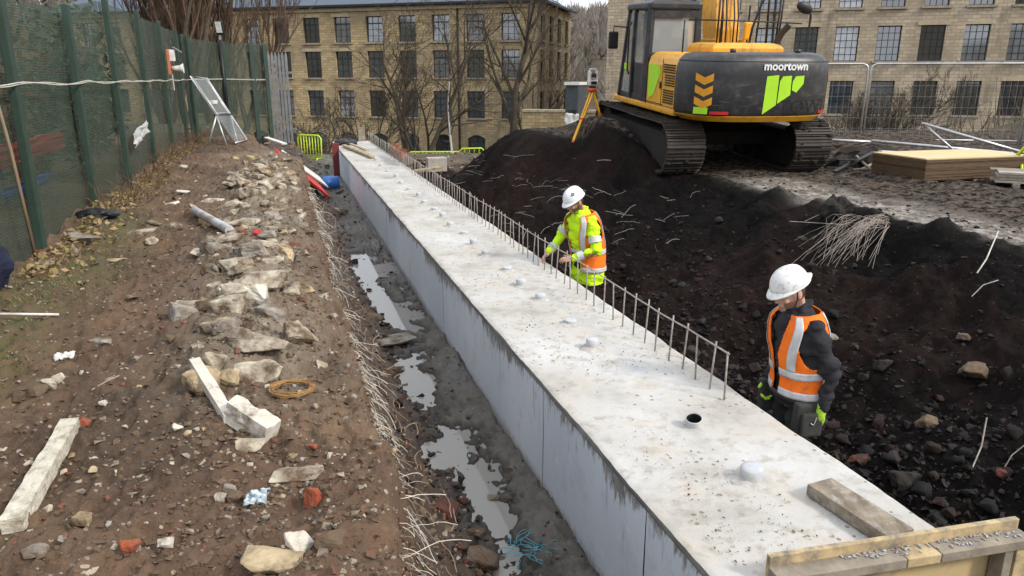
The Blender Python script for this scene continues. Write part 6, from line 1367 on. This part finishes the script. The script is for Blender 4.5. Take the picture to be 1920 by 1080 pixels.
# ---- cobbles on the black slope: the 300 largest one by one, the rest one mass
S_COB = [stone_mat('cobble_black', (.013, .0112, .0105), (.006, .0053, .005), (.007, .006, .006), .4), stone_mat('cobble_brown', (.036, .0205, .0165), (.016, .010, .0085), (.010, .008, .0075), .4), stone_mat('cobble_grey', (.040, .036, .034), (.019, .017, .016), (.010, .009, .0085), .4)]
cp = [rock_mesh('cobble', 600+k, (1, rnd.uniform(.7, 1), rnd.uniform(.6, .85)), S_COB[(0, 1, 0, 2, 1, 0)[k % 6]], 22, 1, .04, .35) for k in range(12)]
for me in cp: smooth_by_angle(me, 50)
def cob_pt(r):
    t_ = 1.8*(11/1.8)**r.random(); s_ = 2.95+abs(r.gauss(0, 1.15))
    if s_ > float(crest(t_))-.5: return None
    return s_, t_
cnt = 0; rnd = random.Random(15)
while cnt < 300:
    q = cob_pt(rnd)
    if q is None: continue
    sz = rnd.uniform(.085, .19)*(1-.08*(q[0]-3)); ki = rnd.randrange(12); o = link('cobble', cp[ki]); o.location = w(q[0], q[1], float(heap_z(*q))+sz*.26); o.scale = (sz,)*3; o.rotation_euler = (rnd.uniform(-.6, .6), rnd.uniform(-.6, .6), rnd.random()*6.28)
    kd = ('black', 'brown', 'black', 'grey', 'brown', 'black')[ki % 6]; tag(o, 'rounded '+kd+' cobble lying loose on the lower black slope', 'cobble', kd+' cobbles on the lower black slope'); cnt += 1
def cob2(r): return 2.95+abs(r.gauss(0, 1.15)), 1.8*(11/1.8)**r.random()
scatter('rubble', 'small dark clinker rubble covering the lower black slope', 9000, cob2, heap_z, .025, .10, S_COB, 960, lift=.008, keep=lambda a, b: a < crest(b)-.4)
def plat_pt(r):
    t_ = 3.5*(24/3.5)**r.random(); return 7.0-1.75*max(0, min(1, (t_-11)/5))+r.uniform(-2.6, 6), t_
scatter('clods', 'black clods and stones over the upper slope and platform', 4500, plat_pt, heap_z, .02, .09, [S_COB[0], S_COB[0], S_COB[1], M_TFR], 980)
def end_pt(r): return r.uniform(-3, 9), r.uniform(19, 31)
def end_z(a, b):
    x = a*RX+b*DX; y = a*RY+b*DY; g_ = ground_fn(x, y); return np.where((b < 26.3) & (a > 2.75), np.maximum(heap_z(a, b), g_), np.where((a > -.6) & (a < 1.7) & (b < 29.5), np.maximum(floor_z(a, b), g_), g_))
scatter('rubble', 'brown rubble and debris scattered beyond the beam end', 1500, end_pt, end_z, .04, .28, [S_MUD, S_SOIL, S_MUD, S_GREY, S_BRICKM], 970, keep=lambda a, b: ((a < 1.5) | (a > 3.1)) & ((a > .3) | (b > 24.5)))
stone(470, 838, 60, 34, S_PALE, 'pale rock bedded under the stepped broken kerb chunk', 290, flat=.5)
# crumbs on the beam top
def beam_pt(r):
    return r.uniform(1.75, 2.85), 2.4*(22/2.4)**r.random()
scatter('cement_bits', 'small grey cement bits scattered over the beam top', 3000, beam_pt, lambda a, b: 0*a+BH+.006, .005, .020, [S_GREY, mat('cement_bit', (.30, .28, .25), (.2, .18, .16), 20, .9, .2), S_MUD], 990, keep=lambda a, b: fbm(a*2, b*1.2, 140, 3) > .05)
# ================================================================== geogrid strands fraying from the bank
M_STR = mat('geogrid_strand', (.62, .59, .52), (.42, .38, .31), 14, .7, 0); M_STR2 = mat('dull_strand', (.32, .29, .25), (.18, .155, .13), 14, .8, 0)
rnd = random.Random(21); m = MB()
def strand(m, p, d, L, r, droop, n=7, jit=.18):
    pts = [Vector(p)]; d = Vector(d).normalized()
    for k in range(n): d = (d+Vector((rnd.gauss(0, jit), rnd.gauss(0, jit), rnd.gauss(0, jit)-droop))).normalized(); pts.append(pts[-1]+d*(L/n))
    m.tube(pts, r, 4, False)
for k in range(1100):
    t_ = 2.2*(13.5/2.2)**rnd.random(); dens = float(fbm(t_*1.3, 5, 150, 3))
    if dens < -.12 and rnd.random() < .7: continue
    if t_ < 3.6 and rnd.random() < .72: continue
    u = rnd.choice((.12, .20, .32, .42))+rnd.uniform(-.05, .05)
    e0 = float(edge(t_)); p = w(e0+.13*u**.7-.02, t_, 1.33*(1-u)-.1*u); dd = w(1, rnd.gauss(-.1, .45), 0); dd.z = rnd.uniform(-.35, .25)
    m.k = rnd.choice((0, 0, 0, 1, 1, 2)); strand(m, p, dd, rnd.uniform(.08, .34), (.0014+.0002*t_)*rnd.uniform(.6, 1.25), .22)
for t_ in np.arange(2.3, 12, .055):                              # the long cross ribs that keep strands in rows
    if rnd.random() < .45: continue
    e0 = float(edge(t_)); u = rnd.choice((.14, .22, .32)); p = w(e0+.13+rnd.uniform(.02, .14), float(t_), 1.3*(1-u)-.1*u); strand(m, p, w(.1, 1, 0), rnd.uniform(.1, .35), .0018+.00024*t_, .05)
o = m.build('geogrid_strands', [M_STR, M_STR2, M_WOODP], None, True); tag(o, 'pale frayed geogrid strands sticking out along the bank face', 'geogrid', None, 'stuff')
m = MB(); base = on(1668, 428, heap_z, 1.3)                     # fanned tuft on the crest, right
rnd = random.Random(33)
for k in range(80):
    v = rnd.random(); px = 1668-rnd.uniform(0, 120)*v**.7; py = 428+rnd.uniform(-12, 8); p = on(px, py, heap_z, 1.25)+Vector((0, 0, .06+.05*rnd.random())); e2 = on(px-rnd.uniform(20, 110), py+rnd.uniform(18, 75), heap_z, 1.1)+Vector((0, 0, .03)); mid = p.lerp(e2, .45)+Vector((rnd.gauss(0, .07), rnd.gauss(0, .07), .03+rnd.uniform(0, .12)))
    m.tube([p, p.lerp(mid, .55)+Vector((0, 0, .03)), mid, mid.lerp(e2, .6)+Vector((0, 0, .015)), e2], .0019, 4, False)
for a_, b_ in (((1480, 425), (1580, 436)), ((1508, 425), (1545, 412)), ((1545, 412), (1580, 424))): m.tube([on(*a_, heap_z, 1.2)+Vector((0, 0, .07)), on(*b_, heap_z, 1.2)+Vector((0, 0, .1))], .005, 4, False)
o = m.build('geogrid_tuft', mat('tuft_strand', (.52, .46, .40), (.28, .22, .18), 14, .8, 0), None, True); tag(o, 'fanned tuft of pale strands hanging over the black crest', 'geogrid', None, 'stuff')
def wisp(label, pts, r, mt, n=1):
    m = MB(); m.tube(pts, r, 5, False); o = m.build('loose_strand', mt, None, True); tag(o, label, 'strand')
wisp('white rod stuck in the black slope at the right edge', [on(1868, 455, heap_z)+Vector((0, 0, .12)), on(1848, 495, heap_z)+Vector((0, 0, .05)), on(1832, 512, heap_z)], .007, M_STR)
wisp('curved white strand on the black slope below the rod', [on(1870, 537, heap_z)+Vector((0, 0, .06)), on(1842, 544, heap_z)+Vector((0, 0, .05)), on(1822, 556, heap_z)], .005, M_STR)
wisp('dry stalk standing in the near corner cobbles', [on(1846, 806, heap_z)+Vector((0, 0, .10)), on(1838, 850, heap_z)+Vector((0, 0, .06)), on(1822, 880, heap_z)], .006, M_STR2)
wisp('thin dry stalk at the right edge above the brick', [on(1925, 845, heap_z)+Vector((0, 0, .07)), on(1895, 865, heap_z)+Vector((0, 0, .05)), on(1880, 882, heap_z)], .004, M_STR2)
wisp('bent twig on the bank behind the batten', [on(225, 714, bank_z)+Vector((0, 0, .03)), on(200, 722, bank_z)+Vector((0, 0, .02)), on(172, 735, bank_z)+Vector((0, 0, .01))], .005, M_WOODP)
m = MB(); rnd = random.Random(44)
for (px, py, n_, spx, spy) in ((960, 310, 30, 50, 22), (1090, 330, 30, 60, 26), (1200, 380, 12, 60, 16), (1000, 430, 16, 60, 22), (1060, 350, 14, 50, 25), (1240, 450, 8, 40, 20), (900, 300, 10, 30, 12)):
    for k in range(n_):
        p = on(px+rnd.gauss(0, spx), py+rnd.gauss(0, spy), heap_z, 1.0)+Vector((0, 0, .02)); strand(m, p, (-.75+rnd.gauss(0, .4), -.45+rnd.gauss(0, .4), .22), rnd.uniform(.12, .55), .0020+rnd.random()*.0028, .06, 6, .13)
o = m.build('dry_strands', M_STR2, None, True); tag(o, 'dull dry strands scattered over the black slope', 'strands', None, 'stuff')
# ---- weeds, grass and leaf litter along the fence
m = MB(); rnd = random.Random(55)
QQ = np.array([(-1.75+rnd.gauss(0, .25), 4.2*(9.5/4.2)**rnd.random()) for k in range(5200)]); QQ = QQ[fbm(QQ[:, 0]*2, QQ[:, 1]*1.5, 160, 3) > 0]
for (s_, t_), z_ in zip(QQ, bank_z(QQ[:, 0], QQ[:, 1])):
    p = w(s_, t_, float(z_)-.005); a_ = rnd.random()*6.28; h_ = rnd.uniform(.012, .045); d = Vector((math.cos(a_), math.sin(a_), 0)); m.k = rnd.random() < .35
    m.add([p-d.orthogonal()*.003, p+d.orthogonal()*.003, p+d*h_*.6+Vector((0, 0, h_))], [(0, 1, 2)])
o = m.build('grass', [mat('moss_grass', (.10, .115, .028), (.06, .07, .02), 5, .8, 0), mat('dry_grass', (.25, .20, .09), (.16, .12, .06), 5, .9, 0)]); tag(o, 'thin mossy grass on the bank near the fence', None, None, 'stuff')
m = MB()
QQ = np.array([(FS+.15+abs(rnd.gauss(0, .16)), 6.5*(21/6.5)**rnd.random()) for k in range(2400)])
for (s_, t_), z_ in zip(QQ, bank_z(QQ[:, 0], QQ[:, 1])):
    p = w(s_, t_, float(z_)+rnd.uniform(.0, .10)*math.exp(-((s_-FS-.15)/.2))); u = Vector((rnd.gauss(0, 1), rnd.gauss(0, 1), rnd.gauss(0, .6))).normalized(); v_ = u.orthogonal().normalized(); z_ = rnd.uniform(.015, .045); m.k = rnd.choice((0, 0, 1, 1, 2)); m.add([p-u*z_, p+v_*z_*.5, p+u*z_, p-v_*z_*.5], [(0, 1, 2, 3)])
o = m.build('leaf_litter', [M_LEAFB, mat('leaf_pale', (.34, .24, .13), (.22, .15, .08), 5, .9, 0), mat('leaf_yellow', (.26, .22, .07), None, 5, .8, 0)]); tag(o, 'brown leaf litter and dead weeds along the fence foot', None, None, 'stuff')
m = MB()
for k in range(500):
    t_ = rnd.uniform(9, 21.5); s_ = FS+.18+abs(rnd.gauss(0, .15)); strand(m, w(s_, t_, float(bank_z(s_, t_))), (rnd.gauss(0, .5), rnd.gauss(0, .5), 1), rnd.uniform(.15, .45), .004, .12, 4, .25)
o = m.build('dead_weeds', M_LEAFB); tag(o, 'dead brown weed stalks along the far fence foot', None, None, 'stuff')
